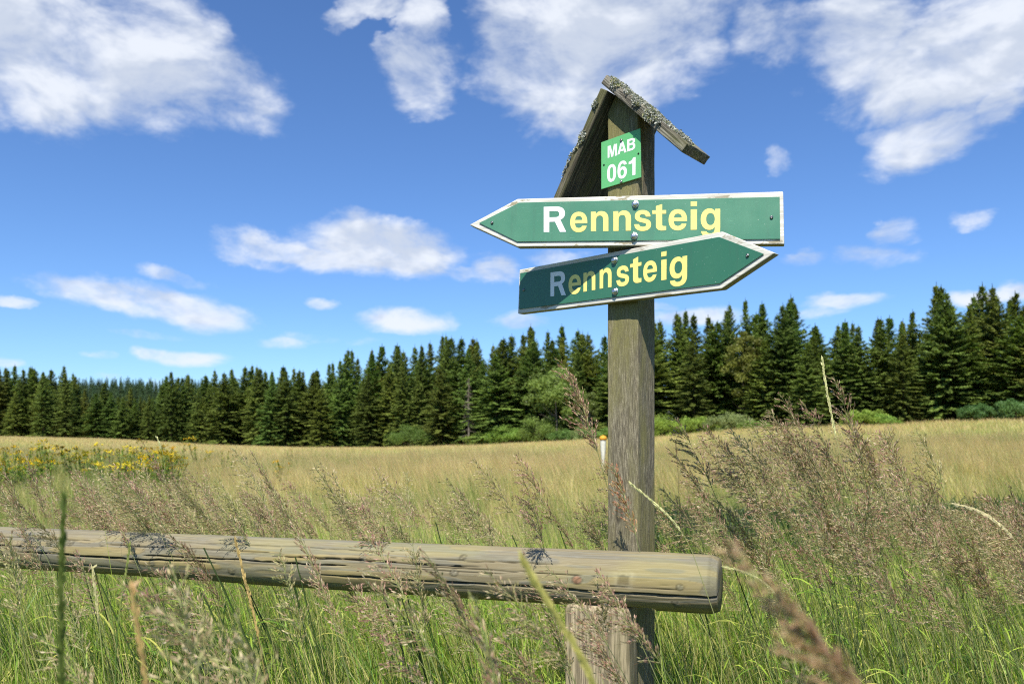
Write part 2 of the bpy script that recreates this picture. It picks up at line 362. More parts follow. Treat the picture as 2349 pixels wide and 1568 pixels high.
class Plane:
    """vertical plane through P0 whose right-hand direction is turned by yaw towards the camera"""
    def __init__(s, P0, yaw):
        s.P = np.array(P0, float); a = R(yaw); s.e = np.array([math.cos(a), -math.sin(a), 0]); s.n = np.array([math.sin(a), math.cos(a), 0])
    def st(s, px, py):
        d = np.array([(px - CX) / K, 1, (HY - py) / K]); o = np.array([0, 0, EYE])
        k = ((s.P - o) @ s.n) / (d @ s.n); q = o + k * d - s.P
        return float(q @ s.e), float(q[2])
    def w(s, u, v, back=0.0): return s.P + s.e * u + np.array([0, 0, v]) + s.n * back
    def M(s, back=0.0):
        O = s.P + s.n * back
        return frame_matrix(O, s.e, s.n, (0, 0, 1))
    def off(s, d): q = Plane((0, 0, 0), 0); q.P = s.P + s.n * d; q.e = s.e; q.n = s.n; return q
def prism(name, poly, t, mat, y0=0.0, bevel=.0015, holes=(), seg=2, cuts=0):
    """polygon in local x,z extruded from y0 to y0+t, front at y0"""
    cu = D.curves.new(name, 'CURVE'); cu.dimensions = '2D'; cu.fill_mode = 'BOTH'
    for pl in [poly] + list(holes):
        sp = cu.splines.new('POLY'); sp.points.add(len(pl) - 1); sp.use_cyclic_u = True
        for q, (a, b) in enumerate(pl): sp.points[q].co = (a, b, 0, 1)
    cu.extrude = t / 2; cu.bevel_depth = 0
    ob = D.objects.new('tmp', cu); me = D.meshes.new_from_object(ob)
    D.objects.remove(ob); D.curves.remove(cu)
    co = np.zeros(len(me.vertices) * 3, np.float32); me.vertices.foreach_get('co', co); co = co.reshape(-1, 3)
    co = np.stack([co[:, 0], y0 + t / 2 - co[:, 2], co[:, 1]], -1)
    me.vertices.foreach_set('co', co.ravel()); me.update(); me.name = name
    me.materials.clear(); me.materials.append(mat)
    import bmesh
    bm = bmesh.new(); bm.from_mesh(me)
    bmesh.ops.remove_doubles(bm, verts=bm.verts, dist=1e-5)
    bmesh.ops.recalc_face_normals(bm, faces=bm.faces)
    if bevel:
        ed = [e for e in bm.edges if len(e.link_faces) == 2 and e.calc_face_angle(0) > .5]
        bmesh.ops.bevel(bm, geom=ed, offset=bevel, segments=seg, affect='EDGES', profile=.5, clamp_overlap=True)
    bm.to_mesh(me); bm.free()
    return me

# ------------------------------------------------------------------ lettering outlines (1000 units to the em)
GL = {
 'i': ["M69 0L69 517L208 517L208 0Z", "M69 600L69 720L208 720L208 600Z"],
 'n': ["M66 0L66 517L198 517L198 446C230 500 283 531 345 531C462 531 541 462 541 331L541 0L401 0L401 303C401 378 368 414 308 414C246 414 206 372 206 302L206 0Z"],
 'e': ["M538 222L172 222C176 143 217 99 287 99C335 99 371 119 385 155L523 155C499 50 408 -14 282 -14C122 -14 29 88 29 257C29 426 126 531 283 531C451 531 540 427 540 257Z", "H396 311C390 382 350 418 284 418C222 418 182 380 174 311Z"],
 's': ["M508 357L371 357C367 397 331 421 277 421C218 421 186 403 186 372C186 345 210 333 262 322L360 301C470 277 524 232 524 155C524 49 434 -14 278 -14C122 -14 32 48 29 166L170 166C175 119 216 95 285 95C348 95 382 115 382 147C382 172 362 186 314 196L222 216C104 242 46 289 46 372C46 470 131 531 272 531C417 531 503 468 508 357Z"],
 't': ["M14 424L14 517L95 517L95 624L235 672L235 517L325 517L325 424L235 424L235 152C235 118 250 104 285 104L325 104L325 2C295 -6 270 -9 235 -9C142 -9 95 35 95 125L95 424Z"],
 'g': ["M541 517L409 517L409 449C376 503 330 531 263 531C131 531 38 421 38 257C38 94 127 -12 259 -12C325 -12 371 14 401 64L401 20C401 -60 361 -101 290 -101C232 -101 196 -80 188 -46L48 -46C57 -148 146 -212 287 -212C452 -212 541 -134 541 20Z", "H291 414C358 414 403 354 403 261C403 167 358 106 291 106C222 106 178 166 178 257C178 352 222 414 291 414Z"],
 'R': ["M77 0L77 720L420 720C572 720 658 651 658 525C658 436 617 376 533 345L692 0L520 0L385 292L229 292L229 0Z", "H229 592L395 592C470 592 505 566 505 507C505 447 470 418 395 418L229 418Z"],
 'M': ["M70 0L70 720L287 720L417 229L543 720L763 720L763 0L625 0L625 566L485 0L347 0L207 566L207 0Z"],
 'A': ["M20 0L270 720L443 720L703 0L545 0L492 148L230 148L178 0Z", "H270 271L451 271L358 547Z"],
 'B': ["M77 0L77 720L410 720C549 720 629 657 629 545C629 467 594 412 533 387C608 362 649 298 649 208C649 78 559 0 409 0Z", "H227 597L380 597C449 597 478 576 478 522C478 468 449 446 380 446L227 446Z", "H227 329L391 329C465 329 497 298 497 227C497 157 465 123 391 123L227 123Z"],
 '0': ["M278 709C430 709 514 595 514 347C514 99 430 -14 278 -14C126 -14 42 99 42 347C42 595 126 709 278 709Z", "H278 592C348 592 374 510 374 347C374 184 348 103 278 103C208 103 182 184 182 347C182 510 208 592 278 592Z"],
 '6': ["M513 527L377 527C365 575 336 597 290 597C215 597 180 531 172 408C207 450 252 471 306 471C432 471 520 376 520 235C520 90 420 -14 282 -14C122 -14 36 108 36 340C36 575 132 709 293 709C416 709 499 640 513 527Z", "H280 356C222 356 183 311 183 232C183 152 222 98 281 98C340 98 378 150 378 229C378 307 340 356 280 356Z"],
 '1': ["M60 490L60 590C170 595 240 635 255 709L371 709L371 0L231 0L231 490Z"],
}
import re
def outline(s):
    out = []; cur = None
    for cmd, args in re.findall(r'([MHLCZ])([^MHLCZ]*)', s):
        v = [float(x) for x in args.split()]
        if cmd in 'MHL': cur = (v[0], v[1]); out.append(cur)
        elif cmd == 'C':
            p0 = cur; a, b, c = (v[0], v[1]), (v[2], v[3]), (v[4], v[5])
            for q in range(1, 9):
                u = q / 8; out.append(tuple((1 - u) ** 3 * p0[k] + 3 * (1 - u) ** 2 * u * a[k] + 3 * (1 - u) * u * u * b[k] + u ** 3 * c[k] for k in (0, 1)))
            cur = c
    if math.dist(out[0], out[-1]) < .5: out.pop()
    return out
def letters(spec, t, mat, y0, name='lettering'):
    """spec: list of (char, s0, z_base0, s1, z_base1, unit scale z) -> one thin mesh of letters"""
    import bmesh
    bm = bmesh.new()
    for ch, s0, b0, s1, b1, k in spec:
        loops = [outline(q) for q in GL[ch]]; xs = [p[0] for l in loops for p in l]; x0, x1 = min(xs), max(xs)
        def tr(p):
            f = (p[0] - x0) / (x1 - x0); return (s0 + (s1 - s0) * f, b0 + (b1 - b0) * f + p[1] * k)
        groups = []
        for raw, l in zip(GL[ch], loops):
            l = [tr(p) for p in l]
            if raw[0] == 'M': groups.append([l, []])
            else: groups[-1][1].append(l)
        for l, hs in groups:
            me = prism('x', l, t, mat, y0, 0, hs); bm.from_mesh(me); D.meshes.remove(me)
    me = D.meshes.new(name); bm.to_mesh(me); bm.free(); me.materials.append(mat); return me

# ------------------------------------------------------------------ the signpost
POSTYAW = 40.0
FP = Plane((.31, 2.263, EYE), POSTYAW)                 # front face of the post, s from -.046 to .055
PW, PD = .101, .095
pc = FP.w(.0045, 0, PD / 2)
signpost = empty('signpost', (pc[0], pc[1], 0), 'weathered square wooden signpost with little plank roof, green number plate and two green arrow boards', 'signpost')
SP = Matrix.Translation((-pc[0], -pc[1], 0))
def under(name, me, M, parent=None, root=signpost, inv=SP):
    """a part of the signpost (or a sub-part of one of its parts) placed by its world matrix"""
    o = D.objects.new(name, me); COL.objects.link(o); o.parent = parent or root
    o.matrix_parent_inverse = Matrix.Identity(4)
    o.matrix_local = (parent['_w'].inverted() @ M) if isinstance(parent, dict) else inv @ M
    return o
def sub(name, me, parent, M=None):
    o = D.objects.new(name, me); COL.objects.link(o); o.parent = parent
    if M is not None: o.matrix_local = M
    return o
POST_TOP = EYE + 1.02
def Z2(x, y): return ((2150 + x / 2.8) / 1.7437, (260 + y / 2.8) / 1.7437)
RP = FP.off(-.044)
def post_def(V, C):
    # the top is cut to the slope of the two roof boards; a knot sits on the front face
    V = V.copy(); s_ = V[..., 1] + .0045; lim = np.full(s_.shape, 9.0)
    for (p, q) in ((Z2(712, 205), Z2(1625, 985)), (Z2(775, 282), Z2(222, 1560))):
        a, b = RP.st(*p), RP.st(*q); lim = np.minimum(lim, a[1] + (s_ - a[0]) * (b[1] - a[1]) / (b[0] - a[0]) - .004 + EYE)
    x = V[..., 0]; zc = lim + .3
    V[..., 0] = np.where(x > zc, zc, x)
    d = np.sqrt(((V[..., 0] - .3 - 1.13) / .022) ** 2 + ((V[..., 1] + .012) / .010) ** 2)
    C = C * (1 - .55 * np.clip(1.3 - np.abs(d - .9) * 2.5, 0, 1) * (d < 1.6))[..., None]
    return V, C
me = loft('post', M_POST, POST_TOP + .3, rrect(PW, PD, .004, 4, .003), 460, .0012, 3, nfreq=(5, 90, 90), deform=post_def)
zmat = frame_matrix((pc[0], pc[1], -.3), (0, 0, 1), tuple(FP.e), tuple(np.cross((0, 0, 1), FP.e)))
under('post', me, zmat)

# number plate
NP = FP.off(-.004)
q = [NP.st(*p) for p in ((1380.3, 327.5), (1470, 295), (1471.8, 407), (1380.6, 434.5))]
plate = under('number_plate', prism('number_plate', [q[0], q[1], q[2], q[3]][::-1], .003, M_LGREEN, -.003, .0006), NP.M())
ox, oy, zs = 1347.7, 258.1, .13535
def ns(zx, zy, pl=NP): return pl.st(ox + zx * zs, oy + zy * zs)
def lspec(rows, pl, fn):
    out = []
    for ch, x0, yb0, x1, yb1, k in rows:
        a = fn(x0, yb0, pl); b = fn(x1, yb1, pl); out.append((ch, a[0], a[1], b[0], b[1], k))
    return out
LP = NP.off(-.0035)
kz = .0335 / 720
rows = [('M', 342, 771, 497, 728, kz), ('A', 507, 717, 660, 672, kz), ('B', 672, 664, 808, 622, kz)]
k2 = .0490 / 709
rows += [('0', 332, 1187, 483, 1150, k2), ('6', 508, 1134, 665, 1094, k2), ('1', 698, 1084, 812, 1053, k2)]
sp_ = lspec(rows, LP, lambda x, y, pl: ns(x, y, pl))
sub('lettering', letters(sp_[:3], .0006, M_WHITE, -.0034), plate)
sub('number', letters(sp_[3:], .0006, M_WHITE, -.0034), plate)
def disc(name, r, h, mat, seg=20, dome=0.0, sides=None, hole=0.0):
    """a screw or bolt head whose axis is local -y"""
    a = Acc(); n = sides or seg; th = np.arange(n) / n * 2 * np.pi
    prof = [(r * 1.0, 0), (r * 1.0, -h * .75), (r * .93, -h), (r * .5, -h - dome), (hole or .0003, -h - dome * 1.15), (hole * .8 or .0002, -h * .4 if hole else -h - dome * 1.15)]
    P = np.array([[(rr * math.cos(t_), yy, rr * math.sin(t_)) for t_ in th] for rr, yy in prof]).reshape(-1, 3)
    i = np.arange(len(prof) - 1)[:, None] * n; j = np.arange(n)[None]; j2 = (j + 1) % n
    a.add(P, np.stack([i + j, i + j2, i + n + j2, i + n + j], -1).reshape(-1, 4), np.array([1., 1, 1]))
    return a.mesh(name, mat, False)
for (zx, zy) in ((572, 473), (572, 1172)):
    u, v = ns(zx, zy, LP); sub('screw', disc('screw', .0042, .0022, M_DSTEEL, 20, .0012, hole=.0012), plate, Matrix.Translation((u, -.0036, v)))
for (zx, zy) in ((278, 890), (862, 697)):
    u, v = ns(zx, zy, LP); sub('screw_hole', disc('screw_hole', .0028, .0002, M_HOLE, 16, .0), plate, Matrix.Translation((u, -.0035, v)))

# arrow boards
def Z1(x, y): return (1032.3 + x * .38398, 143.4 + y * .38398)
def Z3(x, y): return ((1860 + x * .27245) / 1.7437, (740 + y * .27245) / 1.7437)
def Z4(x, y): return ((2600 + x * .2934) / 1.7437, (740 + y * .2934) / 1.7437)
def Z5(x, y): return ((2040 + x * .25543) / 1.7437, (950 + y * .25543) / 1.7437)
def arrow(label, yaw, P0, outer, panel, thick, text, Rtext, kx, bolts, screws, Rk):
    pl = Plane(P0, yaw)
    bd = under('arrow_board', prism('arrow_board', [pl.st(*p) for p in outer], thick, M_BOARD, 0, .0022, seg=2), pl.M()); bd['label'] = label
    pp = pl.off(-.0035)
    pan = sub('metal_panel', prism('metal_panel', [pp.st(*p) for p in panel], .0025, M_GREEN if yaw > 30 else M_SHEEN_GREEN, -.0035, .0005), bd)
    lp = pl.off(-.0041)
    sub('lettering', letters(lspec(text, lp, lambda x, y, q: q.st(*Z1(x, y))), .0005, M_YELLOW, -.0041), bd)
    sub('initial_letter', letters(lspec(Rtext, lp, lambda x, y, q: q.st(*Z1(x, y))), .0005, M_WHITE, -.0041), bd)
    for (x, y, r, mt) in bolts:
        u, v = lp.st(x, y)
        b = sub('bolt', disc('bolt', r, .006, mt, 6, .001, sides=6), bd, Matrix.Translation((u, -.0055, v)) @ Matrix.Rotation(.3, 4, 'Y'))
        sub_ = disc('washer', r * 1.18, .0015, mt, 24); wo = sub('bolt_washer', sub_, bd, Matrix.Translation((u, -.0041, v)))
    for (x, y) in screws:
        u, v = lp.st(x, y); sub('screw', disc('screw', .0044, .0022, M_DSTEEL, 20, .0014, hole=.0014), bd, Matrix.Translation((u, -.004, v)))
    return pl
# upper board points left, lower board points right
U_OUT = [Z3(65, 583), Z3(770, 203), Z4(1815, 88), Z4(1832, 805), Z3(770, 905)]
U_PAN = [Z3(205, 557), Z3(795, 257), Z4(1768, 160), Z4(1775, 735), Z3(765, 830)]
L_OUT = [Z1(415, 1237), Z1(1625, 1009), Z4(1700, 925), Z4(975, 1412), Z1(405, 1500)]
L_PAN = [Z1(419, 1258), Z4(940, 706), Z4(1550, 937), Z4(950, 1340), Z1(412, 1473)]
kU = .0545 / 517; kR = .072 / 720
tU = [('e', 718, 1011, 820, 1010, kU), ('n', 842, 1008, 946, 1007, kU), ('n', 976, 1006, 1081, 1004, kU), ('s', 1101, 1004, 1201, 1002, kU),
      ('t', 1209, 1002, 1291, 1001, kU), ('e', 1306, 1000, 1416, 999, kU), ('i', 1438, 999, 1475, 998, kU), ('g', 1498, 997, 1614, 996, kU)]
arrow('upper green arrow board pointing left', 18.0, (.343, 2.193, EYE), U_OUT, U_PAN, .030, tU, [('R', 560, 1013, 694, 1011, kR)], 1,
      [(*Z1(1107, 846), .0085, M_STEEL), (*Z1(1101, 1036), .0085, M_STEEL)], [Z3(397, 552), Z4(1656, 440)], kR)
kL = .0545 / 517
tL = [('e', 708, 1385, 782, 1376, kL), ('n', 797, 1369, 868, 1357, kL), ('n', 894, 1351, 965, 1340, kL), ('s', 994, 1339, 1069, 1327, kL),
      ('t', 1076, 1322, 1143, 1310, kL), ('e', 1154, 1313, 1236, 1300, kL), ('i', 1262, 1301, 1293, 1296, kL), ('g', 1312, 1294, 1416, 1277, kL)]
arrow('lower green arrow board pointing right', 42.0, (.292, 2.238, EYE), L_OUT, L_PAN, .028, tL, [('R', 600, 1397, 692, 1388, kR)], 1,
      [(*Z5(1640, 355), .0085, M_STEEL), (*Z5(1648, 842), .0085, M_STEEL)], [Z5(216, 820), Z4(1330, 960)], kR)

# little roof of two boards
def roof_board(name, A, B, depth, back, seed, label, thk=1.0):
    """A, B: upper and lower ends of the board's under edge on the front plane; thickness upwards"""
    a = np.array(RP.st(*A[0])); a2 = np.array(RP.st(*A[1])); b = np.array(RP.st(*B[0]))
    d = b - a; L = np.linalg.norm(d); d /= L; nn = np.array([-d[1], d[0]])
    th = abs((a2 - a) @ nn) * thk
    if (a2 - a) @ nn < 0: nn = -nn
    O = RP.w(a[0], a[1], back); X = RP.e * d[0] + np.array([0, 0, d[1]]); Nn = RP.e * nn[0] + np.array([0, 0, nn[1]])
    # local x along board, y = depth, z = thickness
    sec = [(p[0] + depth / 2, p[1] + th / 2) for p in rrect(depth, th, .0025, 3, .005)]
    Zl = np.cross(X, RP.n); flip = 1 if Zl @ Nn > 0 else -1
    if flip < 0: sec = [(p[0], -p[1]) for p in sec][::-1]
    me = loft(name, M_ROOF if thk > 1 else M_ROOF_SHADE, L, sec, 110, .0018, seed, nfreq=(4, 110, 110))
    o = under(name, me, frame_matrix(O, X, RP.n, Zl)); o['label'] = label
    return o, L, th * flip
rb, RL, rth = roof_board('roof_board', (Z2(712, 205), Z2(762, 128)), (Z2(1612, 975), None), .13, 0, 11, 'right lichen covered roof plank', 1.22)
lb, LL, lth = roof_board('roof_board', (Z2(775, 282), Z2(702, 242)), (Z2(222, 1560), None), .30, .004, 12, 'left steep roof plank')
def lichen(rng, L, th, spots, n0, depth):
    """crinkled leafy rosettes growing on a board; spots: (x, y, z, r, amount, normal)"""
    a = Acc()
    for (x, y, z, r, cnt, ax, nor) in spots:
        nor = np.array(nor, float); nor /= np.linalg.norm(nor); t1 = np.array([1., 0, 0]); t1 = nrm(t1 - nor * (t1 @ nor)); t2 = np.cross(nor, t1)
        n = int(cnt)
        rr = r * np.sqrt(rng.random(n)); an = rng.random(n) * 2 * np.pi
        c = np.array([x, y, z]) + t1 * (rr * np.cos(an) * ax)[:, None] + t2 * (rr * np.sin(an))[:, None] + nor * (rng.random(n) * .006 * np.clip(1.2 - rr / r, .2, 1))[:, None]
        for q in range(n):
            s_ = rng.uniform(.0018, .0042); m_ = 7; th_ = np.arange(m_) / m_ * 2 * np.pi + rng.random() * 6
            d_ = nrm(nor * .9 + rng.normal(0, .75, 3)); u_ = nrm(np.cross(d_, [0.3, .5, .8])); v_ = np.cross(d_, u_)
            w_ = 1 + .3 * np.sin(th_ * 3 + rng.random() * 6)
            ring = c[q] + (u_ * np.cos(th_)[:, None] + v_ * np.sin(th_)[:, None]) * (s_ * w_)[:, None] + d_ * (s_ * .8 * (w_ - .4))[:, None]
            inn = c[q] + (u_ * np.cos(th_)[:, None] + v_ * np.sin(th_)[:, None]) * s_ * .35 - d_ * s_ * .1
            V = np.concatenate([ring, inn]); j = np.arange(m_); k = (j + 1) % m_
            col = np.array([.50, .50, .44]) * rng.uniform(.55, 1.15) if rng.random() > .18 else np.array([.36, .36, .19])
            a.add(V, np.stack([j, k, k + m_, j + m_], -1), col)
    return a.mesh('lichen', M_LICHEN)
rng = np.random.default_rng(5)
sg = 1 if rth > 0 else -1; T_ = abs(rth)
spots = []
for f, r, c_ in ((.03, .018, 60), (.08, .02, 90), (.14, .02, 90), (.20, .02, 90), (.26, .02, 90), (.31, .022, 110), (.36, .024, 130), (.42, .024, 130), (.48, .024, 120), (.54, .022, 110), (.60, .022, 120), (.66, .022, 120), (.72, .02, 80), (.78, .016, 60), (.84, .014, 50), (.91, .013, 40)):
    spots.append((RL * f, .018 + rng.uniform(-.004, .012), sg * (T_ + .001), r, c_, 1.1, (0, -.25, sg)))
    spots.append((RL * f + .01, .06 + rng.uniform(-.02, .03), sg * (T_ + .001), r, c_ * .5, 1.1, (0, 0, sg)))
spots += [(RL * .58, -.003, sg * T_ * .72, .017, 110, 1.3, (0, -1, .2 * sg)), (RL * .40, -.002, sg * T_ * .82, .013, 60, 1.2, (0, -1, .3 * sg)), (RL * .12, -.001, sg * T_ * .9, .012, 50, 1.3, (0, -1, .3 * sg)), (RL * .66, -.002, sg * T_ * .9, .013, 50, 1.2, (0, -1, .3 * sg))]
sub('lichen', lichen(rng, RL, T_, spots, 1, .125), rb)
sg = 1 if lth > 0 else -1; T_ = abs(lth)
spots = [(LL * .13, -.002, sg * T_ * .75, .011, 60, 1.5, (0, -1, .4 * sg)), (LL * .42, -.002, sg * T_ * .6, .012, 80, 1.6, (0, -1, .3 * sg)), (LL * .52, -.001, sg * T_ * .8, .006, 14, 1.5, (0, -1, .3 * sg)),
         (LL * .60, .004, sg * (T_ + .001), .014, 60, 1.6, (0, -.2, sg)), (LL * .68, .006, sg * (T_ + .001), .014, 60, 1.6, (0, -.2, sg)), (LL * .40, .01, sg * (T_ + .001), .012, 40, 1.4, (0, 0, sg)), (LL * .52, .05, sg * (T_ + .001), .03, 90, 1.4, (0, 0, sg)),
         (LL * .75, .006, sg * (T_ + .001), .012, 40, 1.5, (0, -.2, sg))]
for grp_ in ([0], [1, 5, 6, 2], [3, 4, 7]): sub('lichen', lichen(rng, LL, T_, [spots[g_] for g_ in grp_], 1, .3), lb)

# ------------------------------------------------------------------ fence: rail and post
RX0, RY0, RZ0 = .535, 2.05, .968
rd = np.array([-2.465, .95, -.033]); rd /= np.linalg.norm(rd)
fence = empty('rail_fence', (.249, 2.158, 0), 'low fence of one round grey-green log resting on a short square post', 'fence')
NS, NTH = 720, 200; RR = .0745
th = np.arange(NTH) / NTH * 2 * np.pi
sec = np.stack([RR * np.cos(th), RR * np.sin(th)], -1)
# local frame: x along rail to the left, z up, y = cross(z, x) (y points towards the camera)
xl = rd; zl = np.array([0, 0, 1.]); zl = nrm(zl - xl * (zl @ xl)); yl = np.cross(zl, xl)
CR = [  # angle (deg, 0 = facing camera, + up), start, end, half width m, depth, wobble
 (-17, -.1, 1.25, .0022, .016, 2.5), (15, .30, .86, .0010, .006, 2), (22, .62, 1.35, .0018, .012, 4), (8, 1.05, 1.9, .0018, .012, 3), (-3, 1.55, 2.45, .0026, .016, 3), (34, .35, .95, .0011, .006, 4),
 (30, 1.35, 2.1, .0012, .008, 3), (-30, 1.9, 2.9, .0014, .008, 4), (40, 2.1, 2.9, .0014, .008, 3), (14, 2.3, 3.1, .0014, .01, 3), (-12, 2.45, 3.2, .0014, .008, 3), (3, .02, .5, .0006, .003, 1), (-4, .05, .42, .0006, .003, 1), (9, .5, 1.2, .0006, .003, 1.5), (48, .9, 1.8, .0012, .006, 4)]
KN = [(.36, 5, .011, 1), (.09, 2, .008, 0), (.10, -38, .008, 0), (.105, -30, .006, 0), (.72, 6, .010, 0), (.86, -2, .008, 0), (.70, 42, .009, 0), (.95, -42, .010, 0), (1.02, 26, .010, 0), (1.5, -20, .011, 0), (1.66, 24, .012, 0), (1.64, -30, .012, 0), (1.82, -10, .010, 0), (1.9, 38, .011, 0), (2.05, 34, .012, 0), (2.2, 30, .012, 0), (2.42, 20, .014, 0), (2.43, -22, .014, 0), (2.30, 28, .012, 0), (2.36, -8, .012, 0), (1.2, -35, .01, 0), (1.3, 5, .01, 0), (2.7, 10, .012, 0)]
def rail_def(V, C):
    s_ = V[..., 0]; ang = np.degrees(np.arctan2(V[..., 2], V[..., 1]))
    rad = np.sqrt(V[..., 1] ** 2 + V[..., 2] ** 2); base = rad.copy()
    rad = rad * (1 + .022 * vnoise(np.stack([s_ * 1.7, np.cos(R(1) * ang) * 1.2, np.sin(R(1) * ang) * 1.2], -1), 9))
    # peeled layers: flat terraces following contour lines
    lay = vnoise(np.stack([s_ * 2.6, np.cos(np.radians(ang)) * 3.5, np.sin(np.radians(ang)) * 3.5], -1), 21) + .45 * vnoise(np.stack([s_ * 9, np.cos(np.radians(ang)) * 6, np.sin(np.radians(ang)) * 6], -1), 22)
    L1 = 1 / (1 + np.exp(-(lay - .12) * 60)); L2 = 1 / (1 + np.exp(-(lay + .35) * 60))
    rad += .0009 * L1 + .0009 * L2
    grey = np.array([.80, .84, .92]); warm = np.array([1.05, .98, .80]); neu = np.array([1.0, .97, .88])
    C = neu * (1 - L2[..., None]) + grey * (L2 * (1 - L1))[..., None] + warm * (L1 * L2)[..., None]
    ll = np.clip(1 - np.abs(lay - .12) / .02, 0, 1); C = C * (1 - .35 * ll[..., None])
    # grey weathering on the upper side and towards the far end
    up = np.clip((np.sin(np.radians(ang)) - .5) / .5, 0, 1) * np.clip(.25 + s_ * .3, 0, .8)
    C = C * (1 - up[..., None]) + np.array([.9, .95, 1.05]) * up[..., None]
    for (a0, s0, s1, hw, dp, wob) in CR:
        ac = a0 + wob * vnoise(np.stack([s_ * 5, s_ * 0 + a0, s_ * 0], -1), 31) + .35 * wob * vnoise(np.stack([s_ * 24, s_ * 0 + a0, s_ * 0], -1), 32)
        win = np.clip((s_ - s0) / .08, 0, 1) * np.clip((s1 - s_) / .08, 0, 1)
        if s0 < 0: win = np.clip((s1 - s_) / .2, 0, 1)
        wv_ = hw * win * (.7 + .6 * np.abs(vnoise(np.stack([s_ * 14, s_ * 0, s_ * 0 + a0], -1), 33)))
        dist = np.abs(ang - ac) * np.pi / 180 * RR
        k = np.clip(1.6 - dist / np.maximum(wv_, 1e-5), 0, 1) * (win > 0)
        rad -= dp * k * win; C = C * (1 - .85 * k[..., None])
    for (s0, a0, kr, red) in KN:
        d2 = np.sqrt(((s_ - s0) * .8) ** 2 + ((ang - a0) * np.pi / 180 * RR) ** 2)
        k = np.clip((kr - d2) / .002, 0, 1); ring = np.clip(1 - np.abs(d2 - kr) / .0022, 0, 1)
        col = np.array([1.1, .72, .75]) if red else np.array([1.0, 1.02, 1.02])
        C = C * (1 - k[..., None]) + col * (.75 + .3 * np.sin(d2 * 2600))[..., None] * k[..., None]
        C = C * (1 - .5 * ring[..., None]); rad += .0012 * k
    # pale rubbed patch near the free end
    d2 = np.maximum(np.abs(s_ - .235) / .022, np.abs(ang - 10) * np.pi / 180 * RR / .017); d2 = d2 * (1 + .25 * vnoise(V * 90, 41)); k = np.clip(1 - np.abs(d2 - .9) / .5, 0, 1) * (.6 + .4 * vnoise(V * 140, 42))
    C = C * (1 - k[..., None] * .55) + np.array([1.45, 1.5, 1.6]) * k[..., None] * .55
    k = np.clip((.8 - d2) * 4, 0, 1); C = C * (1 - k[..., None] * .35)
    # chamfered free end
    e = np.clip((.020 - s_) / .020, 0, 1); rad *= 1 - .11 * e; C = C * (1 - .25 * np.clip(1 - np.abs(s_ - .02) / .004, 0, 1))[..., None] * np.where(s_ < .02, .9, 1.0)[..., None]
    f = rad / base; V = V.copy(); V[..., 1] *= f; V[..., 2] *= f
    # notch over the post
    nt = (s_ > .165) & (s_ < .385); V[..., 2] = np.where(nt, np.maximum(V[..., 2], -.0625), V[..., 2])
    return V, C
me = loft('rail', M_RAIL, 4.6, sec, NS, .0006, 5, deform=rail_def, nfreq=(8, 60, 60), fine_end=True)
Mr = frame_matrix((RX0, RY0, RZ0), tuple(xl), tuple(yl), tuple(zl))
o = put('rail', me, fence); o.matrix_local = Matrix.Translation((-.249, -2.158, 0)) @ Mr
pm = np.array([.249, 2.158]); top = RZ0 - .069
def rp_def(V, C):
    f = np.clip((V[..., 0] - (top + .3 - .012)) / .012, 0, 1); V = V.copy(); V[..., 1] *= 1 - .06 * f; V[..., 2] *= 1 - .08 * f; return V, C
me = loft('fence_post', M_RPOST, top + .3, rrect(.176, .11, .008), 90, .0014, 8, deform=rp_def, nfreq=(5, 60, 60))
Mz = frame_matrix((0, 0, -.3), (0, 0, 1), tuple(-xl), tuple(np.cross((0, 0, 1), -xl)))
o = put('fence_post', me, fence); o.matrix_local = Mz
# ------------------------------------------------------------------ small marker post
u = (1383.5 - CX) / K; Ym = 26.0; mz = float(gz(u * Ym, Ym))
mk = empty('marker_post', (u * Ym, Ym, mz), 'small white marker post with orange cap standing in the golden meadow', 'marker post')
H = EYE + (HY - 1003) / K * Ym - mz
a = Acc(); tube(a, [(0, 0, 0), (0, 0, H * .45), (0, 0, H * .7), (0, 0, H - .09)], [.045, .05, .085, .095], (1, 1, 1), 8)
a.add([[.095 * math.cos(q * math.pi / 4), .095 * math.sin(q * math.pi / 4), H - .09] for q in range(8)], [[0, 1, 2, 3], [0, 3, 4, 7], [4, 5, 6, 7]], np.ones(3)); put('shaft', a.mesh('shaft', M_WPOST), mk)
a = Acc(); tube(a, [(0, 0, H - .085), (0, 0, H - .06), (0, 0, H), (0, 0, H + .05), (0, 0, H + .075)], [.085, .125, .125, .08, .001], (1, 1, 1), 10); put('cap', a.mesh('cap', M_CAP), mk)

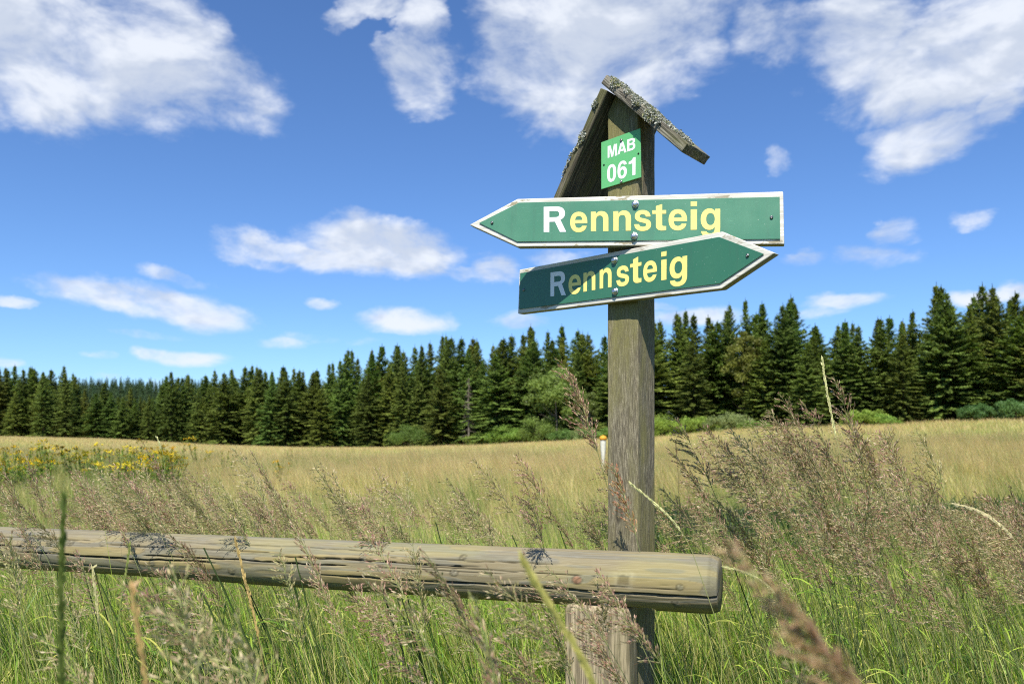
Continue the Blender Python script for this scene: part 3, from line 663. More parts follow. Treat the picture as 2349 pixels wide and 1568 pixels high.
# ------------------------------------------------------------------ trees
def spruce_mesh(seed, H=20.0, Rm=3.4, full=.85, warm=0.0):
    rng = np.random.default_rng(seed); a = Acc()
    P_, W_, S_, C_ = [], [], [], []
    Rm *= 1.28; h = .35; hs = []
    while h < H * .985:
        hs.append(h); h += rng.uniform(.30, .46) * (.65 + .5 * (1 - h / H))
    asym = rng.random() * 6.28
    for h in hs:
        t_ = 1 - h / H; nb = 5 + int(rng.random() * 3) + (2 if t_ > .3 else 0)
        prof = Rm * (min(1, t_ * 1.9) ** .9 * .55 + t_ * .45) * (1 if t_ < .9 else .9) * (.62 + .38 * min(1, t_ / .22))
        for b in range(nb):
            az = rng.random() * 6.283; L = prof * rng.uniform(.6, 1.12) * (1 + .15 * math.cos(az - asym) + .16 * math.sin(h * 1.3 + seed) * math.cos(az * 2 + h * .4)) + .15
            if rng.random() > full: L *= rng.uniform(.3, .6)
            el = R(38 * (1 - t_) ** 2 * 1.4 - 16 * t_ + rng.normal(0, 7)); d = np.array([math.cos(az), math.sin(az), 0])
            m_ = max(4, int(L / .17)); s_ = (np.arange(m_) + .6) / m_
            droop = -.16 * L * (s_ ** 1.6) + .10 * L * s_ ** 4
            P = d * (s_ * L * math.cos(el))[:, None]; P[:, 2] += h + s_ * L * math.sin(el) + droop
            side = np.array([-d[1], d[0], 0])
            tone = np.array([.142, .200, .042]) * rng.uniform(.65, 1.3) * (1 - .0 * t_)
            if warm: tone = tone * np.array([1 + warm, 1 + .35 * warm, 1])
            for sd in (-1, 1):
                tl = (.16 + .30 * L * (1 - s_) ** .8 * .62 + .12) * rng.uniform(.75, 1.2, m_)
                dirn = nrm(d * .75 + side * sd * rng.uniform(.5, .9, m_)[:, None] + np.array([0, 0, -.18]) * rng.uniform(.2, 2.0, m_)[:, None])
                tip = P + dirn * tl[:, None]; mid = P + dirn * (tl * .45)[:, None] + np.array([0, 0, .03])
                P_.append(np.stack([P, mid, tip], 1)); W_.append(np.stack([np.full(m_, .035), rng.uniform(.05, .10, m_), np.full(m_, .01)], 1) * (.55 + .45 * min(1, t_ / .25)))
                S_.append(nrm(np.cross(dirn, [0, 0, 1.]) + rng.normal(0, .35, (m_, 3)))); C_.append(tone * rng.uniform(.75, 1.3, (m_, 1)))
            # hanging twigs under the branch
            k = max(2, m_ // 2); ii = rng.integers(0, m_, k); q = P[ii]; tl = rng.uniform(.15, .42, k)
            dn = nrm(np.array([0, 0, -1.]) + d * .35 + rng.normal(0, .2, (k, 3)))
            P_.append(np.stack([q, q + dn * (tl * .5)[:, None], q + dn * tl[:, None]], 1)); W_.append(np.stack([np.full(k, .05), np.full(k, .08), np.full(k, .01)], 1))
            S_.append(nrm(rng.normal(0, 1, (k, 3)) * [1, 1, .1])); C_.append(tone * rng.uniform(.7, 1.1, (k, 1)))
            # branch tip
            e_ = nrm(d + np.array([0, 0, .1 + .5 * (1 - t_)])); q = P[-1:]
            P_.append(np.stack([q, q + e_ * .16, q + e_ * .34], 1)); W_.append(np.array([[.06, .07, .01]])); S_.append(side[None]); C_.append((tone * 1.25)[None])
    # leader
    for q in range(3):
        z0 = H * .955; P_.append(np.array([[[0, 0, z0], [0, 0, z0 + .5], [0.02, 0, z0 + 1.35]]])); W_.append(np.array([[.07, .045, .012]])); an = q * 1.05
        S_.append(np.array([[math.cos(an), math.sin(an), 0]])); C_.append(np.array([[.05, .08, .03]]))
    ribbons(a, np.concatenate(P_), np.concatenate(W_) * 1.45, np.concatenate(S_), np.concatenate(C_))
    return a.mesh('crown', M_NEEDLE)
def trunk_mesh(H, r=.22, mat=M_BARK):
    a = Acc(); z = np.linspace(-.5, H * .97, 14); rng = np.random.default_rng(int(H * 10))
    P = np.stack([.04 * np.sin(z * .7), .04 * np.cos(z * .9), z], -1); tube(a, P, r * (1 - (z + .5) / (H + .6)) + .015, (1, 1, 1), 8)
    return a.mesh('trunk', mat)
SPR = []
for q, (Rm, full, warm) in enumerate(((3.1, .9, 0), (3.6, .85, .15), (2.7, .8, 0), (3.3, .75, .3), (4.2, .95, 0), (2.4, .85, .1), (3.0, .7, .45), (3.8, .8, .1), (3.3, .65, 0), (2.9, .9, .2))):
    SPR.append((spruce_mesh(100 + q, 20, Rm, full, warm), trunk_mesh(20)))
def crown_leafy(seed, rx, ry, h0, h1, nclump, nleaf, leaf, col, cs=.33, colvar=.3):
    rng = np.random.default_rng(seed); a = Acc(); ctr = np.array([0, 0, (h0 + h1) / 2]); hz = (h1 - h0) / 2
    P_, C_, S_, U_ = [], [], [], []
    for c in range(nclump):
        d = nrm(rng.normal(0, 1, 3)); d[2] = abs(d[2]) if rng.random() < .65 else d[2]
        rad = rng.uniform(.45, .95); cc = ctr + d * np.array([rx, ry, hz]) * rad
        rr = min(rx, hz) * cs * rng.uniform(.6, 1.25)
        k = int(nleaf * rng.uniform(.6, 1.3)); dd = nrm(rng.normal(0, 1, (k, 3))); q = cc + dd * rr * rng.uniform(.55, 1.1, (k, 1)) * np.array([1.15, 1.15, .8])
        q[:, 2] = np.maximum(q[:, 2], .05)
        u = nrm(rng.normal(0, 1, (k, 3)) + [0, 0, -.2]); s_ = nrm(np.cross(u, dd + rng.normal(0, .6, (k, 3))))
        P_.append(np.stack([q - u * leaf, q, q + u * leaf], 1)); S_.append(s_); C_.append(np.array(col) * rng.uniform(1 - colvar, 1 + colvar) * rng.uniform(.8, 1.2, (k, 1)))
    P = np.concatenate(P_); n = len(P); W = np.stack([np.full(n, leaf * .15), np.full(n, leaf * .55), np.full(n, leaf * .05)], 1)
    ribbons(a, P, W, np.concatenate(S_), np.concatenate(C_)); return a.mesh('crown', M_LEAF)
def limbs_mesh(H, r, n, spread, seed, mat):
    rng = np.random.default_rng(seed); a = Acc(); z = np.linspace(-.3, H, 10); tube(a, np.stack([.15 * np.sin(z * .5), .1 * np.cos(z * .6), z], -1), r * (1 - (z + .3) / (H + 1)) + .01, (1, 1, 1), 8)
    for q in range(n):
        z0 = H * rng.uniform(.15, .9); an = rng.random() * 6.28; L = spread * rng.uniform(.5, 1) * (1.1 - z0 / H * .7); s_ = np.linspace(0, 1, 6)
        P = np.stack([s_ * L * math.cos(an), s_ * L * math.sin(an), z0 + s_ * L * rng.uniform(.1, .7) + .2 * np.sin(s_ * 5 + an)], -1); tube(a, P, r * .3 * (1 - s_) + .012, (1, 1, 1), 5)
    return a.mesh('trunk', mat)
# skyline of the forest in the photo
_sx = np.array([-300, 0, 40, 100, 150, 200, 245, 280, 345, 395, 450, 500, 550, 610, 650, 730, 780, 830, 900, 960, 1030, 1130, 1190, 1270, 1310, 1370, 1450, 1520, 1560, 1610, 1645, 1680, 1715, 1760, 1830, 1870, 1900, 1960, 2000, 2040, 2080, 2110, 2160, 2200, 2240, 2285, 2349, 2700.])
_sy = np.array([850, 846, 852, 846, 850, 880, 888, 885, 905, 848, 868, 852, 846, 840, 843, 843, 815, 808, 795, 800, 770, 782, 762, 762, 752, 764, 745, 730, 716, 716, 735, 690, 705, 690, 690, 742, 752, 738, 738, 722, 714, 690, 664, 690, 688, 646, 690, 660.])
rng = np.random.default_rng(77)
def hex_ok(px, lst, dmin): return all(abs(px - q) > dmin for q in lst)
def plant_tree(px, d, top_y, variant, root_name, label, cat, group, wide=1.0):
    u = (px - CX) / K; x, y = u * d, d; z = float(gz(x, y)); H = EYE + (HY - top_y) / K * d - z
    H = max(H, 5.0); cr, tr = SPR[variant]; sz = H / 20.6
    r = empty(root_name, (x, y, z - .1), label, cat, group); r.rotation_euler = (rng.normal(0, .02), rng.normal(0, .02), rng.random() * 6.28); wx = (sz ** .75) * wide; r.scale = (wx, wx, sz)
    put('crown', cr, r); put('trunk', tr, r); return r
# trees that can be told apart at the edge: photo x, top y, row offset, variant, width
SPECIAL = [
 (2165, 660, 0, 4, 1.15, 'broad dark spruce with a full rounded cone, second tall tree from the right edge'),
 (2283, 645, 6, 1, 1.1, 'tallest spruce with twin dense top near the right edge of the forest'),
 (1680, 688, 8, 4, .8, 'tall slim spruce spire rising alone right of the lower arrow tip'),
 (1790, 690, 3, 4, 1.1, 'broad tall spruce cluster top between the arrow tip and the small cloud'),
 (1555, 716, 4, 3, 1.0, 'thin topped spruce beside the right edge of the signpost'),
 (392, 845, -2, 0, 1.05, 'tall pointed dark spruce standing right of the gap with the far hill'),
 (782, 818, 0, 0, 1.0, 'dark pointed spruce rising as a step in the left part of the forest'),
 (100, 846, -3, 0, 1.0, 'dark spruce group peak near the left picture edge'),
 (150, 850, -4, 2, 1.05, 'dark spruce just left of the low gap in the trees'),
 (1030, 770, 10, 2, 1.0, 'slender spruce top above the middle of the forest'),
 (1015, 835, -4, 1, 1.2, 'lower full bodied spruce standing in front, left of the bare dead tree'),
 (620, 858, -4, 4, .9, 'dense dark green spruce with dark skirt in the left half of the forest edge'),
 (1850, 775, -5, 0, 1.2, 'bright green young spruce in front of the taller row, right of the reed plume'),
]
used = []
for (px, ty, off, v, wd, lab) in SPECIAL:
    plant_tree(px, float(edgeD((px - CX) / K)) + 3 + off, ty, v, 'spruce_tree', lab, 'spruce tree', None, wd); used.append((px, off))
GR = {0: ('spruce standing in the front row of the forest edge behind the meadow', 'spruces along the front edge of the forest'),
      1: ('spruce of the second row, partly hidden by the trees at the forest edge', 'spruces just behind the forest edge'),
      2: ('spruce deep in the forest of which only the pointed top shows', 'spruce tops of the inner forest')}
rows = [(0, 1.5, 5.6, .0), (0, 5.5, 5.4, .0), (1, 10, 5.0, .2), (1, 16, 5.2, .3), (2, 24, 5.4, .5), (2, 34, 6.2, .8)]
ntree = 0
for ri, (grp, off, sp_, top) in enumerate(rows):
    px = -110 + rng.random() * 30
    while px < 2520:
        d = float(edgeD((px - CX) / K)) + off + rng.normal(0, 1.2); step = sp_ * K / d * rng.uniform(.7, 1.35)
        near = any(abs(px - q[0]) < 26 and off < q[1] + 8 for q in used)
        if 1395 < px < 1498 and grp == 2: px += step; continue
        if not (near and ri < 2):
            sk = float(np.interp(px, _sx, _sy)); base_y = float(np.interp(px, _px, _by)); hh = base_y - sk
            jit = abs(rng.normal(0, .085)) if ri > 1 else rng.uniform(.0, .34)
            ty = sk - 3 - .075 * hh + hh * jit + rng.uniform(-4, 14) + 9 * math.sin(px * .043) * math.sin(px * .017 + off)
            if 175 < px < 350 and ri > 2: ty = max(ty, 905)
            v = [0, 2, 5, 0, 1, 3, 7, 8, 9][int(rng.random() * 9)] if px < 700 else int(rng.random() * 10)
            t_ = plant_tree(px, d, ty, v, 'spruce_tree', GR[grp][0], 'spruce tree', GR[grp][1], rng.uniform(.9, 1.65)); ntree += 1
        px += step
print('TREES', ntree)
# deciduous trees and bushes at the edge
def leafy_tree(name, px, doff, top_y, w_px, seed, col, label, cat, trunkmat=M_BARK, ncl=70, leaf=.13, nl=120, h0f=.12):
    d = float(edgeD((px - CX) / K)) + doff; x = (px - CX) / K * d; z = float(gz(x, d)); H = EYE + (HY - top_y) / K * d - z; rx = w_px / 2 / K * d
    r = empty(name, (x, d, z), label, cat)
    put('crown', crown_leafy(seed, rx, rx * .8, H * h0f, H, ncl, nl, leaf, col, .22), r); put('trunk', limbs_mesh(H * .9, .14, 14, rx * .8, seed, trunkmat), r)
leafy_tree('deciduous_tree', 1275, -2.5, 838, 150, 41, (.19, .25, .055), 'light green birch-like tree with loose crown left of the signpost', 'tree', M_DEADWOOD, 80, .15)
leafy_tree('deciduous_tree', 1350, -3, 900, 80, 43, (.12, .165, .04), 'small light green leafy tree with pale bare stems close to the post', 'tree', M_DEADWOOD, 40, .13)
leafy_tree('deciduous_tree', 1705, 7.0, 752, 100, 42, (.15, .17, .032), 'yellowing leafy tree among the dark spruces right of the signpost', 'tree', M_BARK, 60, .15, h0f=.15)
def bush(px, top_y, w_px, seed, col, label, doff=-5, leaf=.085):
    d = float(edgeD((px - CX) / K)) + doff; x = (px - CX) / K * d; z = float(gz(x, d)); H = EYE + (HY - top_y) / K * d - z; rx = w_px / 2 / K * d
    r = empty('bush', (x, d, z), label, 'bush')
    put('foliage', crown_leafy(seed, rx, rx * .7, -H * .15, H, 60, 150, leaf, col, .33, .2), r); put('stems', limbs_mesh(H * .75, .05, 16, rx * .7, seed, M_BARK), r)
G1, G2, G3 = (.23, .33, .055), (.18, .27, .055), (.22, .28, .10)
bush(938, 975, 115, 1, (.13, .23, .045), 'rounded dark green bush left of the dead tree at the meadow edge', -4)
bush(1105, 990, 90, 2, G1, 'light green low bush, leftmost of the long bush row beside the signpost')
bush(1170, 975, 110, 3, G1, 'light green bush with domed top in the bush row left of the signpost')
bush(1235, 962, 120, 4, G2, 'tallest green bush of the row left of the signpost')
bush(1300, 985, 100, 5, (.14, .22, .05), 'darker green bush towards the right end of the row left of the signpost')
bush(1350, 980, 90, 6, G3, 'grey-green willow-like bush nearest to the small marker post')
bush(1420, 975, 110, 7, G2, 'green bush partly hidden behind the signpost')
bush(1530, 950, 110, 8, G1, 'bright green bush just right of the signpost')
bush(1600, 955, 120, 9, G1, 'yellowish green bush second to the right of the signpost')
bush(1672, 945, 120, 10, G3, 'broad grey-green bush behind the dark reed plume')
bush(1730, 965, 90, 11, G2, 'mid green bush behind the reed plumes right of the grey-green bush')
bush(1985, 940, 110, 12, G1, 'yellow-green bush at the forest foot right of the tall seed ear')
bush(2030, 950, 70, 13, G1, 'small bright green bush beside the dark shade under the spruces')
bush(2250, 925, 110, 14, (.10, .18, .05), 'bluish green bush at the foot of the twin-topped spruce', -3)
bush(2330, 915, 120, 15, (.10, .18, .05), 'large bluish green bush at the right picture edge', -3)
# the bare dead spruce
px, d = 1075, float(edgeD((1075 - CX) / K)) - 5.0; x = (px - CX) / K * d; z = float(gz(x, d)); H = EYE + (HY - 862) / K * d - z
snag = empty('dead_tree', (x, d, z), 'bare grey dead spruce with thin twigs in front of the forest', 'dead tree')
put('trunk', trunk_mesh(H, .16, M_DEADWOOD), snag)
a = Acc(); r2 = np.random.default_rng(8)
for q in range(150):
    h = H * r2.uniform(.12, .97); L = (1.15 - h / H) * 2.1 * r2.uniform(.5, 1); an = r2.random() * 6.28; s_ = np.linspace(0, 1, 5)
    tube(a, np.stack([s_ * L * math.cos(an), s_ * L * math.sin(an), h - s_ * L * .15 - .1 * s_ ** 2], -1), .035 * (1 - s_) + .012, (1, 1, 1), 4)
put('branches', a.mesh('branches', M_DEADWOOD), snag)

# ------------------------------------------------------------------ scattering (for what nobody could count)
def library(name, meshes):
    c = D.collections.new(name)
    for q, me in enumerate(meshes):
        o = D.objects.new('%s_%02d' % (name, q), me); c.objects.link(o)
    return c
def scatter(name, pts, rots, scl, idx, coll, label):
    me = D.meshes.new(name); n = len(pts); me.vertices.add(n); me.vertices.foreach_set('co', np.asarray(pts, np.float32).ravel())
    for an, dt, ar, key in (('rot', 'FLOAT_VECTOR', rots, 'vector'), ('scl', 'FLOAT_VECTOR', scl, 'vector'), ('idx', 'INT', idx, 'value')):
        at = me.attributes.new(an, dt, 'POINT'); at.data.foreach_set(key, np.asarray(ar, np.float32 if dt != 'INT' else np.int32).ravel())
    me.update(); o = D.objects.new(name, me); COL.objects.link(o); tag(o, label, 'grass', kind='stuff')
    g = D.node_groups.new(name, 'GeometryNodeTree')
    g.interface.new_socket('Geometry', in_out='INPUT', socket_type='NodeSocketGeometry'); g.interface.new_socket('Geometry', in_out='OUTPUT', socket_type='NodeSocketGeometry')
    gi = g.nodes.new('NodeGroupInput'); go = g.nodes.new('NodeGroupOutput'); ip = g.nodes.new('GeometryNodeInstanceOnPoints'); ci = g.nodes.new('GeometryNodeCollectionInfo')
    ci.inputs['Collection'].default_value = coll; ci.inputs['Separate Children'].default_value = True; ci.inputs['Reset Children'].default_value = True
    ip.inputs['Pick Instance'].default_value = True
    def na(nm, dt):
        k = g.nodes.new('GeometryNodeInputNamedAttribute'); k.data_type = dt; k.inputs[0].default_value = nm
        return [s for s in k.outputs if s.enabled and s.name == 'Attribute'][0]
    L = g.links.new
    L(gi.outputs[0], ip.inputs['Points']); L(ci.outputs[0], ip.inputs['Instance']); L(na('idx', 'INT'), ip.inputs['Instance Index'])
    L(na('rot', 'FLOAT_VECTOR'), ip.inputs['Rotation']); L(na('scl', 'FLOAT_VECTOR'), ip.inputs['Scale']); L(ip.outputs[0], go.inputs[0])
    md = o.modifiers.new('scatter', 'NODES'); md.node_group = g
    return o
def blades(acc, rng, n, rad, h0, h1, w0, w1, lean, cols, segs=5, bend=.5, biasx=-.25, kink=0.0):
    base = np.zeros((n, 3)); rr = rad * np.sqrt(rng.random(n)); an = rng.random(n) * 6.283; base[:, 0] = rr * np.cos(an); base[:, 1] = rr * np.sin(an); base[:, 2] = -.03
    H = rng.uniform(h0, h1, n); az = rng.random(n) * 6.283; ln = np.abs(rng.normal(lean, lean * .5, n))
    D2 = np.stack([np.cos(az) * ln + biasx * rng.uniform(.4, 1.3, n), np.sin(az) * ln, np.zeros(n)], -1)
    s_ = np.linspace(0, 1, segs)
    P = base[:, None] + D2[:, None] * (H[:, None] * s_[None] ** (1 + bend))[..., None]
    P[..., 2] += H[:, None] * (s_[None] - (.25 * ln * 1.2)[:, None] * s_[None] ** 3)
    W = rng.uniform(w0, w1, n)[:, None] * np.clip(1.02 - s_[None] ** 2.2, .04, 1) * np.where(s_[None] < .1, .7, 1)
    sd = rng.random(n) * 6.283; S = np.stack([np.cos(sd), np.sin(sd), np.zeros(n)], -1)
    cols = np.asarray(cols); C = cols[rng.integers(0, len(cols), n)] * rng.uniform(.75, 1.25, (n, 1))
    ribbons(acc, P, W, S, C)
GREENS = [(.17, .29, .03), (.25, .38, .04), (.34, .44, .06), (.08, .17, .02), (.44, .45, .10)]
STRAWS = [(.52, .43, .19), (.60, .49, .24), (.45, .41, .16), (.38, .40, .12)]
HAYS = [(.72, .58, .26), (.60, .52, .21), (.50, .48, .17), (.80, .66, .36), (.38, .42, .12), (.38, .29, .13)]
def tuft(seed, kind):
    rng = np.random.default_rng(seed); a = Acc()
    if kind == 'green':
        blades(a, rng, 40, .12, .28, .68, .0025, .0055, .42, GREENS, 7, .8); blades(a, rng, 16, .12, .25, .6, .0014, .003, .5, STRAWS, 5, .5)
    elif kind == 'lush':
        blades(a, rng, 46, .13, .25, .6, .0035, .0075, .65, GREENS, 8, 1.0)
    elif kind == 'culm':
        blades(a, rng, 16, .10, .55, .95, .0010, .0018, .18, STRAWS + GREENS[:2], 5, .4, -.25); blades(a, rng, 18, .1, .25, .6, .0018, .0038, .25, GREENS, 6, .7)
    elif kind == 'hay':
        blades(a, rng, 70, .17, .25, .62, .0010, .0021, .2, HAYS, 4, .5, -.18); blades(a, rng, 14, .16, .2, .4, .0015, .003, .25, GREENS[2:], 4, .6)
        hp = 14; blades(a, rng, hp, .17, .55, .75, .0011, .0016, .12, [(.52, .37, .18), (.60, .44, .24)], 4, .4, -.2)
    elif kind == 'hayfar':
        blades(a, rng, 60, .5, .28, .6, .005, .010, .2, HAYS + [(.56, .42, .22), (.60, .40, .22)], 3, .4, -.15)
    elif kind == 'greenfar':
        blades(a, rng, 60, .5, .25, .55, .005, .010, .2, [(.36, .42, .12), (.46, .46, .17), (.56, .50, .20), (.30, .36, .10)], 3, .4, -.15)
    elif kind == 'greenhay':
        blades(a, rng, 60, .2, .22, .55, .0016, .0032, .22, [(.24, .30, .08), (.32, .34, .11), (.17, .25, .05), (.40, .36, .15)], 4, .5, -.15)
    elif kind == 'weed':
        rngn = 60; blades(a, rng, rngn, .16, .12, .42, .006, .013, .5, [(.035, .075, .02), (.045, .09, .022), (.03, .06, .018)], 5, .8, -.05)  # greens darkened to paint a band of shade
    return a.mesh('tuft', M_HAY if kind.startswith('hay') or kind in ('greenhay', 'greenfar') else M_GRASS)
lib_green = library('green_tuft', [tuft(q, 'green') for q in range(5)] + [tuft(20 + q, 'lush') for q in range(3)] + [tuft(30 + q, 'culm') for q in range(4)])
lib_hay = library('hay_tuft', [tuft(50 + q, 'hay') for q in range(5)] + [tuft(60 + q, 'greenhay') for q in range(4)])
lib_far = library('far_hay_tuft', [tuft(70 + q, 'hayfar') for q in range(5)] + [tuft(76 + q, 'greenfar') for q in range(3)])
lib_weed = library('weed_tuft', [tuft(80 + q, 'weed') for q in range(4)])  # dark-coloured tufts, used only for the painted shade band on the right
rng = np.random.default_rng(4)
def area_pts(n, y0, y1, margin=.15, umin=-.68, umax=.68, power=1.0):
    # uniform in ground area inside a widened view wedge
    y = np.sqrt(y0 ** 2 + rng.random(n) ** power * (y1 ** 2 - y0 ** 2)); u_ = rng.uniform(umin - margin, umax + margin, n); x = u_ * y
    return x, y
def inst(n): return np.stack([rng.normal(0, .06, n), rng.normal(0, .06, n), rng.uniform(-.7, .7, n)], -1)
def keep_clear(x, y, r=.10): return (np.hypot(x - pc[0], y - pc[1]) > r) & (np.hypot(x - .249, y - 2.158) > r)
# near green grass under and around the rail
x, y = area_pts(5200, 1.0, 7.0, .25); k = keep_clear(x, y); x, y = x[k], y[k]; n = len(x)
px_ = x / y * K + CX
s_ = rng.uniform(.7, 1.15, n) * np.where(y < 1.6, .72, 1); idx = rng.choice(12, n, p=[.09] * 5 + [.08] * 3 + [.0775] * 4)
rt = inst(n)
scatter('green_grass', np.stack([x, y, gz(x, y)], -1), rt, np.stack([s_, s_, s_ * rng.uniform(.85, 1.15, n)], -1), idx, lib_green, 'dense bright green grass with straw coloured stems around the fence')
# golden meadow
x, y = area_pts(17000, 5.5, 42.0, .12, power=.8); n = len(x)
pxx = x / y * K + CX
gy_ = np.clip((14 - y) / 8, 0, 1) * .6 + .28 + .12 + .6 * (vnoise(np.stack([x * .35, y * .25, x * 0], -1), 2)) + np.clip((500 - pxx) / 900, 0, .3)
isg = rng.random(n) < gy_
idx = np.where(isg, 5 + rng.integers(0, 4, n), rng.integers(0, 5, n)); s_ = rng.uniform(.7, 1.35, n) * (1 + y * .012) * (1 + .35 * vnoise(np.stack([x * .9, y * .7, x * 0], -1), 6))
scatter('meadow_grass', np.stack([x, y, gz(x, y)], -1), inst(n), np.stack([s_ * 1.15, s_ * 1.15, s_ * .8], -1), idx, lib_hay, 'golden and green summer hay meadow in the middle distance')
x, y = area_pts(30000, 38.0, 185.0, .1); d = edgeD(x / y); k = y < d + 1; x, y = x[k], y[k]; n = len(x)
s_ = rng.uniform(.8, 1.3, n); s_ = s_ * (1 + .004 * y)
scatter('far_meadow_grass', np.stack([x, y, gz(x, y)], -1), inst(n), np.stack([s_ * 1.3, s_ * 1.3, s_], -1), np.where(rng.random(n) < .42 * np.clip((115 - y) / 60, .12, 1) * (1 + 1.6 * vnoise(np.stack([x * .08, y * .05, x * 0], -1), 14)), 5 + rng.integers(0, 3, n), rng.integers(0, 5, n)), lib_far, 'dry orange-golden far meadow running up to the forest edge')
# shade band on the right, painted by the dark colour of low herbs
x, y = area_pts(2800, 6.0, 9.5, 0, .16, .78); n = len(x)
s_ = rng.uniform(1.1, 1.9, n)
scatter('shade_dark_herbs', np.stack([x, y, gz(x, y)], -1), inst(n) * 2, np.stack([s_, s_, s_], -1), rng.integers(0, 4, n), lib_weed, 'strip of herbs coloured dark as painted shade behind the reed grass on the right')

# ------------------------------------------------------------------ reed grass with feathery panicles
PURP = np.array([(.42, .23, .18), (.34, .18, .13), (.49, .32, .23), (.56, .45, .30), (.38, .30, .15), (.27, .15, .10), (.36, .34, .14)])
TAN = np.array([(.52, .41, .22), (.42, .37, .17), (.54, .43, .27), (.36, .24, .15), (.34, .31, .13)])
def reed(acc, acc2, rng, base, tip, bow, plen, open_=1.0, dens=1.0, pal=PURP, stemc=(.24, .28, .10), r0=.0016, leaves=2, sz=1.0, lod=1.0):
    """a culm from base to tip, arching over by bow (a vector), ending in a branched panicle"""
    base, tip, bow = map(np.array, (base, tip, bow)); ctrl = base + (tip - base) * .62 + bow
    s_ = np.linspace(0, 1, 26)[:, None]; P = (1 - s_) ** 2 * base + 2 * s_ * (1 - s_) * ctrl + s_ ** 2 * tip
    seg = np.linalg.norm(np.diff(P, axis=0), axis=1); cum = np.concatenate([[0], np.cumsum(seg)]); Lt = cum[-1]
    tube(acc, P, np.interp(cum / Lt, [0, .7, 1], [r0, r0 * .7, r0 * .25]), stemc, 5)
    def at(l):
        return np.stack([np.interp(l, cum, P[:, k]) for k in range(3)], -1)
    l0 = Lt - plen; wind = np.array([-1., 0, -.15])
    nn = max(6, int(15 * lod)); Ps, Ws, Ss, Cs = [], [], [], []
    for q in range(nn):
        f = (q + rng.random() * .5) / nn; l = l0 + plen * f; p0 = at(l); tn = nrm(at(min(l + .01, Lt)) - at(l - .01))
        nb = rng.integers(3, 6) if f < .8 else 2
        for b in range(nb):
            bl = plen * (.36 if open_ > .5 else .24) * (1 - f) ** .55 * min(1, .55 + f * 2.2) * rng.uniform(.45, 1.1) + .008
            rv = rng.normal(0, 1, 3); rv = nrm(rv - tn * (rv @ tn)); al = R(rng.uniform(18, 42) * open_ + 7)
            dr = nrm(tn * math.cos(al) + rv * math.sin(al) + wind * .16 * open_)
            m_ = max(3, int(bl / .0050 * dens)); u_ = np.sort(rng.random(m_)) * .85 + .15
            br = p0 + dr * (u_ * bl)[:, None] + np.array([-.12, 0, -.22]) * (bl * u_ ** 2 * open_)[:, None]
            # thin branchlet
            e_ = p0 + dr * bl + np.array([-.12, 0, -.22]) * bl * open_; mid_ = p0 + dr * bl * .5 + np.array([-.12, 0, -.22]) * bl * .25 * open_
            Ps.append(np.stack([p0, mid_, e_])[None]); Ws.append(np.array([[.0008, .0006, .0003]]) * sz); Ss.append(nrm(np.cross(dr, rng.normal(0, 1, 3)))[None]); Cs.append(np.array([[.30, .30, .12]]))
            sd = nrm(dr + rng.normal(0, .24, (m_, 3)) + wind * .1); ln = rng.uniform(.0060, .0105, m_) * sz * 1.2
            br = br + rng.normal(0, .0013, (m_, 3)) * open_
            Ps.append(np.stack([br, br + sd * (ln * .5)[:, None], br + sd * ln[:, None]], 1)); Ws.append(np.stack([np.full(m_, .0003), rng.uniform(.0008, .0015, m_), np.full(m_, .00012)], 1) * sz)
            Ss.append(nrm(np.cross(sd, rng.normal(0, 1, (m_, 3))))); Cs.append(pal[rng.integers(0, len(pal), m_)] * rng.uniform(.8, 1.18, (m_, 1)))
    ribbons(acc2, np.concatenate(Ps), np.concatenate(Ws), np.concatenate(Ss), np.concatenate(Cs))
    for q in range(leaves):
        l = Lt * rng.uniform(.15, .6); p0 = at(l); L = rng.uniform(.18, .38); an = rng.normal(math.pi, 1.2); dv = np.array([math.cos(an), math.sin(an) * .6, 0])
        t_ = np.linspace(0, 1, 8); pp = p0 + dv * (L * t_ * .75)[:, None]; pp[:, 2] += L * (.75 * t_ - .75 * t_ ** 2.2)
        W = .0034 * np.clip(1.02 - t_ ** 2, .05, 1)
        ribbons(acc, pp[None], W[None], nrm(np.cross(dv, [0, 0, 1.]) + np.array([0, 0, .3]))[None], np.array([GREENS[int(rng.integers(0, 5))]]))
lib = []
for q in range(10):
    r_ = np.random.default_rng(200 + q); a = Acc(); h = r_.uniform(1.12, 1.3); ln = r_.uniform(.30, .58)
    reed(a, a, r_, (0, 0, -.03), (-ln, r_.normal(0, .06), h), (ln * .30, 0, .20), r_.uniform(.19, .28), [1.15, 1.2, 1.05, .4, 1.3, .9, 1.25, .55, 1.2, 1.0][q], 1.0,
         PURP if q % 3 != 2 else TAN, leaves=2)
    lib.append(a.mesh('reed', M_REED))
lib_reed = library('reed_plant', lib)
rng = np.random.default_rng(11)
X_, Y_, T_ = [], [], []
def reeds(n, y0, y1, p0, p1, topf, sc=55):
    """top rows given in photo y as a function of x"""
    yy = rng.uniform(y0, y1, n); pxx = rng.uniform(p0, p1, n)
    for a_, b_ in zip(pxx, yy):
        ty = topf(a_) + rng.exponential(sc)
        if ty > 1600: continue
        X_.append((a_ - CX) / K * b_ + .3 * 1.0); Y_.append(b_); T_.append(EYE + (HY - ty) / K * b_)
I = lambda xs, ys: (lambda v: float(np.interp(v, xs, ys)))
reeds(78, 2.5, 3.8, -150, 1390, I([-150, 0, 100, 330, 480, 620, 700, 900, 1200, 1390], [1110, 1105, 1130, 1100, 1120, 1100, 1170, 1120, 1110, 1100]), 65)
reeds(46, 2.6, 3.6, 300, 800, I([300, 800], [1120, 1110]), 50)
reeds(60, 3.0, 4.4, -150, 1390, I([-150, 1390], [1180, 1180]))
reeds(70, 3.2, 4.6, 150, 760, I([150, 760], [1120, 1140]))
